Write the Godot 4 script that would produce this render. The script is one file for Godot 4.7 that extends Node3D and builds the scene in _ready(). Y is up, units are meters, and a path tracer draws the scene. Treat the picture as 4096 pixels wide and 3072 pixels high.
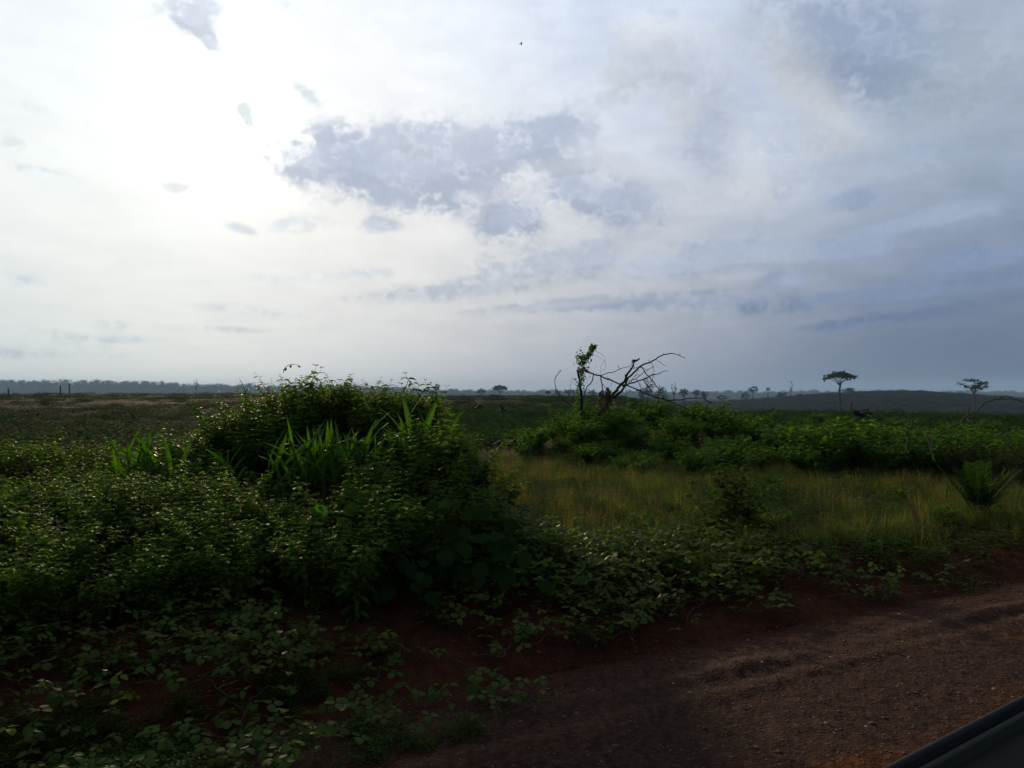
extends Node3D
# A cleared plantation seen from the window of a car on a laterite road, early morning, sun behind thin cloud.

const F := 787.3          # focal length of the photograph in pixels at 1024 x 768
const EYE := Vector3(0, 1.8, 0)
var rng := RandomNumberGenerator.new()
var names := {}
var n_bump := FastNoiseLite.new()
var n_wide := FastNoiseLite.new()
var n_fine := FastNoiseLite.new()
var M := {}

# ---------------------------------------------------------------- small helpers
class MB:
	var v := PackedVector3Array()
	var n := PackedVector3Array()
	var c := PackedColorArray()
	var i := PackedInt32Array()
	func vert(p: Vector3, nn: Vector3, cc: Color) -> int:
		v.append(p); n.append(nn); c.append(cc)
		return v.size() - 1
	func tri(a: int, b: int, d: int) -> void:
		if (v[b] - v[a]).cross(v[d] - v[a]).dot(n[a] + n[b] + n[d]) > 0.0:
			i.append(a); i.append(d); i.append(b)
		else:
			i.append(a); i.append(b); i.append(d)
	func quad(a: int, b: int, d: int, e: int) -> void:
		tri(a, b, d); tri(a, d, e)
	func done(m: Material) -> ArrayMesh:
		var arr := []
		arr.resize(Mesh.ARRAY_MAX)
		arr[Mesh.ARRAY_VERTEX] = v
		arr[Mesh.ARRAY_NORMAL] = n
		arr[Mesh.ARRAY_COLOR] = c
		arr[Mesh.ARRAY_INDEX] = i
		var am := ArrayMesh.new()
		am.add_surface_from_arrays(Mesh.PRIMITIVE_TRIANGLES, arr)
		am.surface_set_material(0, m)
		return am

func numbered(called: String) -> String:
	var k: int = names.get(called, 0)
	names[called] = k + 1
	return called if k == 0 else "%s_%03d" % [called, k]

func thing(called: String, label: String, category: String, at := Vector3.ZERO, group := "") -> Node3D:
	var o := Node3D.new()
	o.name = numbered(called)
	add_child(o)
	o.position = at
	tag(o, label, category, group)
	return o

func tag(o: Node, label: String, category: String, group := "") -> void:
	o.set_meta("label", label)
	o.set_meta("category", category)
	if group != "":
		o.set_meta("group", group)

func part(called: String, mesh: Mesh, parent: Node, kind := "") -> MeshInstance3D:
	var o := MeshInstance3D.new()
	o.mesh = mesh
	var k := 0
	var nm := called
	while parent.has_node(NodePath(nm)):
		k += 1
		nm = "%s_%03d" % [called, k]
	o.name = nm
	parent.add_child(o, true)
	if kind != "":
		o.set_meta("kind", kind)
	return o

func top(called: String, mesh: Mesh, label: String, category: String, kind := "") -> MeshInstance3D:
	var o := MeshInstance3D.new()
	o.mesh = mesh
	o.name = numbered(called)
	add_child(o)
	tag(o, label, category)
	if kind != "":
		o.set_meta("kind", kind)
	return o

func scatter(called: String, mesh: Mesh, xf: Array, cols: Array, label: String, category: String) -> void:
	var mm := MultiMesh.new()
	mm.transform_format = MultiMesh.TRANSFORM_3D
	mm.use_colors = true
	mm.mesh = mesh
	mm.instance_count = xf.size()
	for k in xf.size():
		mm.set_instance_transform(k, xf[k])
		mm.set_instance_color(k, cols[k])
	var o := MultiMeshInstance3D.new()
	o.multimesh = mm
	o.name = numbered(called)
	add_child(o)
	tag(o, label, category)
	o.set_meta("kind", "stuff")

func copy_of(src: Node3D, at: Vector3, turn: float, size: float, label := "", group := "") -> Node3D:
	var r: Node3D = src.duplicate()
	r.name = numbered(str(src.get_meta("base_name", src.name)))
	add_child(r)
	r.position = at
	r.rotation = Vector3(0, turn, 0)
	r.scale = Vector3.ONE * size
	if label != "":
		r.set_meta("label", label)
	if group != "":
		r.set_meta("group", group)
	return r

func rf(a: float, b: float) -> float:
	return rng.randf_range(a, b)

func smooth(x: float, a: float, b: float) -> float:
	var t := clampf((x - a) / (b - a), 0, 1)
	return t * t * (3 - 2 * t)

func bell(x: float, s: float) -> float:
	return exp(-x * x / (s * s))

# a point at a place in the photograph (1024 x 768) and a distance ahead, in metres
func seen(px: float, py: float, d: float) -> Vector3:
	return Vector3((px - 512) / F * d, EYE.y + (394 - py) / F * d, -d)

func srgb(r: float, g: float, b: float) -> Color:
	return Color(r / 255, g / 255, b / 255).srgb_to_linear()

func vary(c: Color, a: float) -> Color:
	var k := rf(1 - a, 1 + a)
	return Color(c.r * k * rf(0.88, 1.12), c.g * k, c.b * k * rf(0.88, 1.12))

# ---------------------------------------------------------------- shapes
# one leaf: a strip folded along its midrib, bending down towards the tip
func leaf(mb: MB, o: Vector3, d: Vector3, up: Vector3, length: float, width: float, droop: float, fold: float, col: Color, ts: Array, ws: Array) -> void:
	d = d.normalized()
	var side := d.cross(up)
	if side.length() < 0.01:
		side = d.cross(Vector3.RIGHT)
	side = side.normalized()
	up = side.cross(d)
	var p := o
	var last := -1
	var l0 := -1
	var r0 := -1
	var c0 := -1
	var tp := 0.0
	for k in ts.size():
		var t: float = ts[k]
		var w: float = ws[k] * width * 0.5
		var a := droop * (t + tp) * 0.5
		p += (d * cos(a) - up * sin(a)) * length * (t - tp)
		a = droop * t
		var nr := up * cos(a) + d * sin(a)
		tp = t
		var c1 := mb.vert(p, nr, col)
		if w < 0.0005:
			if k > 0:
				mb.tri(l0, c0, c1)
				mb.tri(c0, r0, c1)
			l0 = -1
		else:
			var l1 := mb.vert(p - side * w + nr * (w * fold), (nr + side * fold).normalized(), col)
			var r1 := mb.vert(p + side * w + nr * (w * fold), (nr - side * fold).normalized(), col)
			if l0 < 0:
				if k > 0:
					mb.tri(c0, l1, c1)
					mb.tri(c0, c1, r1)
			else:
				mb.tri(l0, l1, c1); mb.tri(l0, c1, c0)
				mb.tri(c0, c1, r1); mb.tri(c0, r1, r0)
			l0 = l1
			r0 = r1
		c0 = c1
		last = c1

const OVATE_T := [0.0, 0.22, 0.5, 1.0]
const OVATE_W := [0.0, 0.95, 0.85, 0.0]
const ROUND_T := [0.0, 0.12, 0.35, 0.65, 0.88, 1.0]
const ROUND_W := [0.0, 0.72, 1.0, 0.9, 0.45, 0.0]
const BLADE_T := [0.0, 0.15, 0.4, 0.7, 1.0]
const BLADE_W := [0.3, 0.8, 1.0, 0.7, 0.0]
const GRASS_T := [0.0, 0.5, 1.0]
const GRASS_W := [1.0, 0.8, 0.0]

func tube(mb: MB, pts: Array, r0: float, r1: float, sides: int, col: Color) -> void:
	var first := mb.v.size()
	var m := pts.size()
	var ref := Vector3(0.31, 0.2, 0.93).normalized()
	for k in m:
		var p: Vector3 = pts[k]
		var dir: Vector3 = (pts[mini(k + 1, m - 1)] - pts[maxi(k - 1, 0)]).normalized()
		var a := dir.cross(ref).normalized()
		var b := dir.cross(a)
		var r: float = lerpf(r0, r1, float(k) / (m - 1))
		for j in sides:
			var w := TAU * j / sides
			var nn := a * cos(w) + b * sin(w)
			mb.vert(p + nn * r, nn, col)
	for k in m - 1:
		for j in sides:
			var q := first + k * sides + j
			var q2 := first + k * sides + (j + 1) % sides
			mb.quad(q, q2, q2 + sides, q + sides)
	var tip := mb.vert(pts[m - 1], (pts[m - 1] - pts[m - 2]).normalized(), col)
	for j in sides:
		mb.tri(first + (m - 1) * sides + j, first + (m - 1) * sides + (j + 1) % sides, tip)

# a polyline made wavy and finer, as a twig grows
func grown(pts: Array, wave: float, per := 3) -> Array:
	var cv := Curve3D.new()
	for k in pts.size():
		var a: Vector3 = pts[maxi(k - 1, 0)]
		var b: Vector3 = pts[mini(k + 1, pts.size() - 1)]
		var tg := (b - a) * 0.16
		cv.add_point(pts[k], -tg, tg)
	var out := []
	var total := (pts.size() - 1) * per
	for k in total + 1:
		var q := cv.sample_baked(cv.get_baked_length() * k / total, true)
		out.append(q + Vector3(rf(-wave, wave), rf(-wave, wave), rf(-wave, wave)))
	return out

# ---------------------------------------------------------------- lie of the land
# the road edge runs through (-0.33, -3.88) towards the right and away; s is the distance beyond it, t runs along it
func edge_s(x: float, z: float) -> float:
	return (x + 0.33) * -0.471 + (z + 3.88) * -0.883

func edge_t(x: float, z: float) -> float:
	return (x + 0.33) * 0.883 + (z + 3.88) * -0.471

func road_y(s: float, t: float) -> float:
	var w := n_wide.get_noise_2d(t * 4.0, 7.0) * 0.09
	var h := 0.012 * (1 - bell(s + 3.5, 2.5)) * 0.0
	var a := 0.55 + 0.6 * n_wide.get_noise_2d(t * 6.0, 31.0)
	h += 0.045 * a * bell(s - 0.02 - w, 0.075)
	h += 0.045 * clampf(0.6 + 1.6 * n_wide.get_noise_2d(t * 8.0, 61.0), 0.1, 1.2) * bell(s - 0.30 + w * 0.6, 0.10)
	h -= 0.035 * bell(s + 1.55 + w, 0.35)
	h += 0.004 * n_fine.get_noise_2d(s * 260, t * 260) + 0.011 * n_fine.get_noise_2d(s * 60, t * 60)
	return h

func ground_y(x: float, z: float) -> float:
	var d := sqrt(x * x + z * z)
	if d < 60.0:
		var s := edge_s(x, z)
		var t := edge_t(x, z)
		var h := 0.0
		if s < 1.2:
			h += (road_y(s, t) - 0.05) * (1 - smooth(s, 0.6, 1.2))
		h += 0.17 * smooth(s, 0.9, 2.6) - 0.07 * bell(s - 0.85, 0.4)
		h += 0.10 * smooth(s, 0.5, 1.3) * smooth(-t, -0.6, 1.0)
		var wake := smooth(s, 0.3, 1.6)
		h += wake * (0.06 * n_bump.get_noise_2d(x * 9, z * 9) + 0.03 * n_bump.get_noise_2d(x * 40, z * 40))
		if x < 4.0:
			h += 1.0 * (1 - smooth(absf(x + 2.15), 0.9, 1.95)) * bell(z + 10.2, 1.5)
			h += 0.60 * bell(x + 0.75, 0.78) * bell(z + 7.6, 0.95)
			h += 0.30 * bell(x + 3.0, 2.6) * bell(z + 6.9, 1.2)
			h += 0.42 * bell(x + 6.4, 2.4) * bell(z + 9.4, 1.7)
		if d > 10.0:
			h += 0.66 * bell(z + 21.5 - 0.10 * x, 2.2) * smooth(x, 0.0, 2.0) * (1 - 0.75 * smooth(x, 4.6, 7.5)) * (1.0 + 0.5 * n_bump.get_noise_2d(x * 6, 4.0))
		h += smooth(d, 24, 60) * far_y(x, z, d)
		return h
	return 0.17 + far_y(x, z, d)

func far_y(x: float, z: float, d: float) -> float:
	var az := rad_to_deg(atan2(x, -z))
	var left := 1 - smooth(az, -16, -6)
	var near := smooth(d, 38, 150) * (1 - smooth(d, 190, 480))
	var h := near * (1.25 * left + (1 - left) * 0.55 * (1 - smooth(az, 6, 16)))
	h += 0.9 * n_wide.get_noise_2d(x * 0.3, z * 0.5) * smooth(d, 28, 90) * (1 - 0.5 * smooth(az, 4, 14))
	h -= 7.0 * smooth(d, 260, 520) * smooth(az, -60, 8)
	h -= 4.2 * smooth(d, 62, 150) * smooth(az, 7, 16)
	h += 1.6 * n_wide.get_noise_2d(x * 0.08, z * 0.08) * smooth(d, 450, 700)
	h += 15.4 * bell(d - 900, 300) * bell(az - 25.5, 9.5) * smooth(d, 450, 700)
	return h

func on_ground(x: float, z: float) -> Vector3:
	return Vector3(x, ground_y(x, z), z)
# ---------------------------------------------------------------- sky
const SW := 4096
const SH := 2048
var sky_dirs: Array[Vector3] = []
var sky_cols: Array[Color] = []
var sky := PackedFloat32Array()
var n_cloud := FastNoiseLite.new()
var n_wisp := FastNoiseLite.new()

func az_el(az: float, el: float) -> Vector3:
	az = deg_to_rad(az)
	el = deg_to_rad(el)
	return Vector3(sin(az) * cos(el), sin(el), -cos(az) * cos(el))

# air of this colour there; places are counted in a picture 2212 wide
func px_az(px: float) -> float:
	return rad_to_deg(atan((px * 0.463 - 512) / F))

func px_el(px: float, py: float) -> float:
	var x := (px * 0.463 - 512) / F
	return rad_to_deg(atan((394 - py * 0.463) / F / sqrt(1 + x * x)))

func air(px: float, py: float, r: float, g: float, b: float) -> void:
	air_at(px_az(px), px_el(px, py), r, g, b)

func air_at(az: float, el: float, r: float, g: float, b: float) -> void:
	sky_dirs.append(az_el(az, el))
	sky_cols.append(srgb(r - 1, g + 1, b + 1))

# a piece of cloud; size and place in the same picture, tilt in degrees. Pieces add up to one field of cloud
var cw0 := 0
var cw := 0
var ch0 := 0
var ch := 0
var field := PackedFloat32Array()

func cloud(px: float, py: float, rx: float, ry: float, tilt: float, r: float, g: float, b: float, dense: float, _soft := 0.7) -> void:
	var col := srgb(r - 2, g + 1, b + 1)
	dense *= 1.15 if px < 1150 or py < 380 else 1.5
	var az := px_az(px)
	var el := px_el(px, py)
	var kd := 0.463 / F * 57.3
	var cx := cos(deg_to_rad(az))
	var ax := rx * kd * cx * cx
	var ay := ry * kd * cx
	var reach := maxf(ax, ay) * 1.9
	var ca := cos(deg_to_rad(tilt))
	var sa := sin(deg_to_rad(tilt))
	var x0 := maxi(int((az - reach) / 360 * SW) - cw0, 0)
	var x1 := mini(int((az + reach) / 360 * SW) - cw0, cw)
	var y0 := maxi(int((90 - el - reach) / 180 * SH) - ch0, 0)
	var y1 := mini(int((90 - el + reach) / 180 * SH) - ch0, ch)
	for y in range(y0, y1):
		var dv := 90 - (y + ch0 + 0.5) * 180.0 / SH - el
		for x in range(x0, x1):
			var du := (x + cw0 + 0.5) * 360.0 / SW - az
			var u := (du * ca + dv * sa) / ax
			var w := (-du * sa + dv * ca) / ay
			var rr := u * u + w * w
			if rr > 3.4:
				continue
			var f := dense * (exp(-rr * 1.1) - 0.023)
			var k := (y * cw + x) * 4
			field[k] += f
			field[k + 1] += col.r * f
			field[k + 2] += col.g * f
			field[k + 3] += col.b * f

func lay_clouds() -> void:
	for y in ch:
		var e := 90 - (y + ch0 + 0.5) * 180.0 / SH
		for x in cw:
			var k := (y * cw + x) * 4
			var d := field[k]
			if d < 0.02:
				continue
			var a := (x + cw0 + 0.5) * 360.0 / SW
			var wx := n_wisp.get_noise_2d(a * 16 + 90, e * 22) * 2.2
			var wy := n_wisp.get_noise_2d(a * 16, e * 22 + 170) * 1.4
			var q := n_cloud.get_noise_2d((a + wx) * 13, (e + wy) * 19)
			var q2 := n_wisp.get_noise_2d((a + wx) * 40, (e + wy) * 58)
			# open sky towards the top of the piece lets light in
			var up := field[maxi(k - cw * 4 * 14, 0)]
			d = minf(d, 0.75 + (d - 0.75) * 0.2)
			var f := d * 1.32 + (q * 1.05 + q2 * 0.22) * (0.35 + 0.65 * minf(1.0, d * 1.6)) * minf(1.0, d * 5.0)
			var cov := smooth(f, 0.0, 1.15) * 0.96
			if cov <= 0.001:
				continue
			var lit := clampf((field[k] - up) * 0.55, -0.05, 0.16) * (1.0 - cov * 0.5)
			var bright := (1.0 + 0.07 * q2 - 0.10 * q + lit) / field[k]
			var at := ((y + ch0) * SW + posmod(x + cw0, SW)) * 3
			sky[at] = lerpf(sky[at], field[k + 1] * bright, cov)
			sky[at + 1] = lerpf(sky[at + 1], field[k + 2] * bright, cov)
			sky[at + 2] = lerpf(sky[at + 2], field[k + 3] * bright, cov)

func make_sky() -> Image:
	# the air, from the glow round the sun to the storm bank on the right
	air(0, 0, 226, 234, 251); air(300, 20, 256, 257, 260); air(620, 60, 256, 258, 262); air(820, 130, 250, 252, 258); air(1020, 90, 238, 244, 254)
	air(1250, 40, 214, 226, 250); air(1480, 60, 196, 209, 238); air(1700, 60, 200, 206, 218); air(2000, 60, 170, 180, 200); air(2200, 40, 176, 184, 198)
	air(0, 250, 248, 251, 253); air(150, 330, 258, 259, 256); air(350, 300, 272, 272, 268); air(620, 420, 264, 261, 255); air(1000, 230, 250, 252, 256); air(1300, 250, 216, 226, 246)
	air(1620, 230, 180, 197, 230); air(1900, 260, 172, 184, 206); air(2200, 260, 166, 178, 202)
	air(0, 480, 240, 243, 242); air(180, 480, 256, 257, 252); air(380, 560, 262, 258, 247); air(620, 560, 261, 254, 243); air(620, 250, 262, 262, 261); air(820, 480, 258, 254, 248); air(820, 570, 253, 249, 243); air(1000, 510, 254, 250, 245); air(1250, 520, 240, 236, 233); air(1400, 545, 230, 227, 226); air(1600, 340, 212, 218, 228)
	air(1500, 420, 216, 219, 226); air(1750, 400, 190, 199, 215); air(2150, 420, 160, 174, 196)
	air(0, 640, 236, 239, 234); air(350, 680, 247, 247, 239); air(700, 650, 231, 231, 231); air(1000, 630, 206, 206, 211); air(1300, 660, 168, 174, 190); air(1600, 560, 176, 184, 202)
	air(1650, 700, 112, 124, 151); air(1900, 670, 106, 120, 149); air(2200, 560, 140, 155, 181); air(2200, 690, 76, 90, 120)
	air(0, 775, 170, 179, 188); air(350, 760, 218, 219, 214); air(700, 760, 182, 186, 193); air(1000, 780, 149, 154, 166); air(1300, 780, 122, 130, 150); air(1600, 780, 84, 96, 124)
	air(1900, 780, 68, 81, 110); air(2200, 790, 54, 66, 95)
	# sky out of view: darker cloud behind, overhead raised to light the ground
	air_at(50, 6, 92, 104, 134); air_at(52, 22, 140, 152, 178); air_at(75, 12, 95, 106, 132); air_at(110, 12, 98, 109, 134); air_at(150, 12, 100, 110, 133); air_at(-165, 12, 104, 113, 136)
	air_at(-130, 12, 120, 129, 148); air_at(-95, 10, 158, 166, 180); air_at(-62, 8, 192, 198, 206); air_at(-58, 28, 212, 220, 234); air_at(-15, 45, 206, 217, 238); air_at(30, 48, 150, 162, 188)
	air_at(0, 88, 158, 170, 192); air_at(100, 50, 134, 146, 170); air_at(180, 50, 132, 143, 166); air_at(-100, 50, 148, 158, 180)
	var sun_dir := az_el(-20.5, 17.5)
	var w := 360
	var h := 180
	var low := PackedFloat32Array()
	low.resize(w * h * 3)
	for y in h:
		var el := 90.0 - (y + 0.5)
		for x in w:
			var d := az_el(x + 0.5, maxf(el, 0.0))
			var sum := 0.0
			var r := 0.0
			var g := 0.0
			var b := 0.0
			for k in sky_dirs.size():
				var q := 1.0 - d.dot(sky_dirs[k])
				var wt := exp(-q * 85.0) + 0.00002 / (q + 0.02)
				sum += wt
				var c := sky_cols[k]
				r += c.r * wt
				g += c.g * wt
				b += c.b * wt
			var glow := 1.0 + 0.35 * exp(-(1.0 - d.dot(sun_dir)) * 260.0)
			var at := (y * w + x) * 3
			low[at] = r / sum * glow
			low[at + 1] = g / sum * glow
			low[at + 2] = b / sum * glow
	# one more column on each side, so that the seam (straight ahead) stays smooth after resizing
	var im := Image.create_from_data(w, h, false, Image.FORMAT_RGBF, low.to_byte_array())
	var wide := Image.create(w * 2, h, false, Image.FORMAT_RGBF)
	wide.blit_rect(im, Rect2i(w / 2, 0, w / 2, h), Vector2i(0, 0))
	wide.blit_rect(im, Rect2i(0, 0, w, h), Vector2i(w / 2, 0))
	wide.blit_rect(im, Rect2i(0, 0, w / 2, h), Vector2i(w * 3 / 2, 0))
	wide.resize(SW * 2, SH, Image.INTERPOLATE_CUBIC)
	var big := wide.get_region(Rect2i(SW / 2, 0, SW, SH))
	sky = big.get_data().to_float32_array()
	wisps()
	cw0 = int(-46.0 / 360 * SW)
	cw = int(92.0 / 360 * SW)
	ch0 = int(52.0 / 180 * SH)
	ch = SH / 2 + 4 - ch0
	field.resize(cw * ch * 4)
	clouds()
	lay_clouds()
	var out := Image.create_from_data(SW, SH, false, Image.FORMAT_RGBF, sky.to_byte_array())
	return out

# thin streaked cloud over everything that can be seen, drawn out towards the horizon
func wisps() -> void:
	for y in range(int(SH * 0.30), SH / 2 + 4):
		var e := 90 - (y + 0.5) * 180.0 / SH
		var k1 := 1.0 / (sin(deg_to_rad(maxf(e, 0.4))) + 0.055)
		var c1 := cos(deg_to_rad(e)) * k1
		for xx in range(-int(SW * 0.13), int(SW * 0.13)):
			var a := deg_to_rad((xx + 0.5) * 360.0 / SW)
			var q := 0.6 * n_wisp.get_noise_2d(sin(a) * c1 * 62, -cos(a) * c1 * 50 + e) + 0.9 * n_cloud.get_noise_2d(rad_to_deg(a) * 8 + 1.5 * n_wisp.get_noise_2d(rad_to_deg(a) * 20, e * 20) * 8, e * 20)
			var k := (y * SW + posmod(xx, SW)) * 3
			var right := smooth(rad_to_deg(a), -16, 12)
			var f := 1.0 + q * (0.05 * smooth(e, 0.5, 3.0) + 0.10 * right * smooth(e, 1.5, 7.0))
			sky[k] *= f
			sky[k + 1] *= lerpf(1.0, f, 0.93)
			sky[k + 2] *= lerpf(1.0, f, 0.82)

func clouds() -> void:
	# upper right: the big grey clouds and their pale rims
	cloud(1420, 110, 130, 95, 10, 226, 229, 236, 0.6); cloud(1400, 62, 50, 28, 0, 233, 234, 238, 0.6)
	cloud(1440, 130, 115, 60, -14, 178, 185, 203, 1.1); cloud(1350, 180, 100, 40, 12, 200, 205, 217, 0.5); cloud(1520, 170, 90, 45, -30, 190, 196, 211, 0.45)
	cloud(1700, 120, 120, 60, -50, 204, 207, 214, 0.6); cloud(1840, 60, 190, 80, -16, 152, 164, 188, 1.0); cloud(1880, 130, 130, 70, -20, 146, 159, 186, 0.7)
	cloud(2090, 150, 140, 90, -10, 166, 175, 192, 0.8); cloud(1780, 240, 130, 45, -38, 204, 206, 213, 0.5); cloud(1980, 270, 150, 70, 0, 172, 184, 203, 0.5)
	cloud(1530, 305, 48, 64, 15, 176, 183, 205, 0.9); cloud(1480, 250, 60, 40, 30, 212, 215, 224, 0.5)
	# the middle cloud
	cloud(930, 340, 330, 90, 4, 214, 217, 227, 0.5); cloud(890, 382, 170, 58, -8, 172, 180, 204, 0.95); cloud(1060, 330, 150, 48, 8, 172, 180, 204, 0.95); cloud(1190, 292, 80, 38, 12, 172, 180, 203, 0.9)
	cloud(760, 340, 80, 48, -28, 176, 184, 207, 0.9); cloud(650, 345, 60, 38, -20, 196, 202, 218, 0.75); cloud(900, 284, 75, 26, 0, 182, 189, 210, 0.85); cloud(870, 425, 90, 24, -8, 184, 190, 209, 0.7); cloud(1260, 330, 50, 40, 0, 205, 209, 222, 0.6)
	# small ones below it
	cloud(1350, 445, 82, 46, -12, 170, 177, 199, 0.92); cloud(1235, 405, 48, 34, 0, 176, 183, 204, 0.85); cloud(1105, 478, 72, 42, 10, 175, 182, 203, 0.92); cloud(1290, 425, 60, 30, -20, 182, 188, 207, 0.7)
	cloud(820, 484, 40, 17, 0, 206, 209, 219, 0.85); cloud(640, 478, 75, 22, 4, 231, 231, 233, 0.7); cloud(515, 493, 32, 9, -12, 222, 223, 228, 0.8); cloud(1020, 425, 30, 14, 0, 222, 221, 226, 0.7); cloud(700, 435, 40, 14, 0, 238, 236, 237, 0.6)
	cloud(1140, 570, 110, 34, 6, 186, 191, 205, 0.75); cloud(1270, 556, 72, 34, 6, 182, 188, 204, 0.8); cloud(1400, 580, 60, 24, 0, 184, 190, 206, 0.7); cloud(1510, 576, 62, 22, 0, 168, 176, 196, 0.75)
	cloud(1600, 540, 120, 32, -4, 166, 175, 196, 0.75); cloud(1850, 538, 110, 34, 2, 152, 164, 190, 0.75); cloud(1870, 425, 95, 20, 2, 148, 160, 187, 0.85); cloud(1700, 600, 55, 18, 0, 154, 165, 190, 0.7); cloud(2110, 560, 130, 30, 4, 130, 145, 175, 0.7)
	cloud(1990, 340, 70, 26, 0, 160, 173, 197, 0.5); cloud(1650, 330, 160, 60, 0, 212, 216, 224, 0.35, 1.2); cloud(1580, 420, 190, 50, 0, 208, 211, 219, 0.35, 1.2)
	# long bars over the horizon
	cloud(1950, 632, 420, 24, 3, 124, 138, 166, 0.7); cloud(1560, 560, 150, 24, 0, 178, 186, 202, 0.5); cloud(2000, 470, 160, 26, 4, 158, 171, 194, 0.5)
	cloud(1450, 648, 300, 17, 2, 152, 160, 182, 0.7, 0.5); cloud(1000, 625, 240, 22, 6, 186, 190, 201, 0.65, 0.5); cloud(620, 602, 170, 15, 2, 226, 227, 228, 0.6, 0.5); cloud(800, 590, 110, 12, 3, 216, 217, 221, 0.5, 0.5)
	cloud(540, 672, 110, 12, -4, 216, 219, 220, 0.6, 0.5); cloud(1150, 665, 190, 8, 5, 200, 202, 208, 0.5, 0.5); cloud(470, 712, 110, 8, 0, 220, 222, 222, 0.5, 0.5); cloud(1900, 690, 200, 14, 6, 112, 126, 158, 0.5, 0.5)
	# left
	cloud(235, 700, 46, 13, -8, 216, 220, 219, 0.75); cloud(250, 732, 95, 9, 0, 211, 216, 218, 0.7, 0.5); cloud(60, 722, 110, 14, -3, 212, 217, 218, 0.6, 0.5); cloud(100, 672, 34, 11, 0, 219, 223, 221, 0.6); cloud(28, 600, 58, 17, -4, 208, 214, 218, 0.75)
	cloud(80, 760, 190, 18, 0, 186, 194, 206, 0.5, 0.4); cloud(68, 228, 44, 13, -8, 226, 231, 233, 0.8); cloud(16, 306, 36, 17, 0, 221, 226, 230, 0.75); cloud(383, 405, 46, 14, -6, 236, 236, 233, 0.75); cloud(185, 262, 11, 9, 0, 233, 236, 234, 0.7); cloud(100, 320, 46, 9, -5, 238, 241, 241, 0.6)
	cloud(92, 372, 80, 11, -6, 236, 241, 243, 0.6); cloud(420, 30, 38, 40, -50, 216, 220, 232, 0.9); cloud(392, 18, 34, 22, -30, 208, 213, 228, 0.9); cloud(448, 82, 30, 14, -52, 219, 222, 232, 0.9); cloud(330, 14, 40, 14, 30, 236, 238, 241, 0.7); cloud(448, 10, 30, 12, 0, 224, 228, 238, 0.7)
	cloud(660, 198, 36, 14, -28, 222, 226, 229, 0.9); cloud(524, 234, 18, 17, 0, 224, 230, 229, 0.9); cloud(535, 260, 9, 16, 20, 228, 232, 232, 0.8); cloud(640, 16, 50, 14, -15, 236, 239, 245, 0.6)
# ---------------------------------------------------------------- materials
func leaf_mat(rough: float, through: float, tint: Color, shine := 0.5) -> StandardMaterial3D:
	var m := StandardMaterial3D.new()
	m.vertex_color_use_as_albedo = true
	m.roughness = rough
	m.metallic_specular = shine
	if through > 0:
		m.backlight_enabled = true
		var top_c := maxf(tint.r, maxf(tint.g, tint.b))
		m.backlight = Color(tint.r / top_c * through * 2, tint.g / top_c * through * 2, tint.b / top_c * through * 2).linear_to_srgb()
	return m

func grain(freq: float, side: int, strength: float, octaves := 4) -> NoiseTexture2D:
	var nz := FastNoiseLite.new()
	nz.seed = side + int(freq * 1000)
	nz.noise_type = FastNoiseLite.TYPE_SIMPLEX_SMOOTH
	nz.frequency = freq
	nz.fractal_octaves = octaves
	nz.fractal_gain = 0.62
	var t := NoiseTexture2D.new()
	t.width = side
	t.height = side
	t.seamless = true
	t.noise = nz
	if strength > 0:
		t.as_normal_map = true
		t.bump_strength = strength
	return t

func earth_mat(rough: float, scale: float, bump: float, shine := 0.25) -> StandardMaterial3D:
	var m := StandardMaterial3D.new()
	m.vertex_color_use_as_albedo = true
	m.roughness = rough
	m.metallic_specular = shine
	m.uv1_triplanar = true
	m.uv1_world_triplanar = true
	m.uv1_scale = Vector3.ONE * scale
	m.normal_enabled = true
	m.normal_scale = bump
	m.normal_texture = grain(0.035, 512, 10.0, 5)
	var g := Gradient.new()
	g.set_color(0, Color(0.62, 0.62, 0.62)); g.set_color(1, Color(1, 1, 1))
	var a := grain(0.02, 512, 0.0, 6)
	a.color_ramp = g
	m.albedo_texture = a
	return m

func make_materials() -> void:
	M.leaf = leaf_mat(0.42, 0.6, Color(0.9, 1.0, 0.3), 0.045)
	M.soft = leaf_mat(0.5, 0.6, Color(0.9, 1.0, 0.3), 0.07)
	M.vine = leaf_mat(0.45, 0.5, Color(0.9, 1.0, 0.35), 0.11)
	M.blade = leaf_mat(0.45, 0.6, Color(0.75, 1.0, 0.15), 0.25)
	M.grass = leaf_mat(0.6, 0.45, Color(1.0, 0.95, 0.4), 0.1)
	M.bark = leaf_mat(0.85, 0.0, Color.WHITE, 0.25)
	M.far = leaf_mat(0.8, 0.25, Color(0.8, 1.0, 0.4), 0.02)
	M.petal = leaf_mat(0.8, 0.5, Color(1.0, 0.7, 0.8), 0.2)
	M.ground = earth_mat(0.95, 0.55, 0.9, 0.08)
	M.road = earth_mat(0.9, 1.6, 1.0, 0.15)
	M.stone = leaf_mat(0.8, 0.0, Color.WHITE, 0.35)

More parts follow.
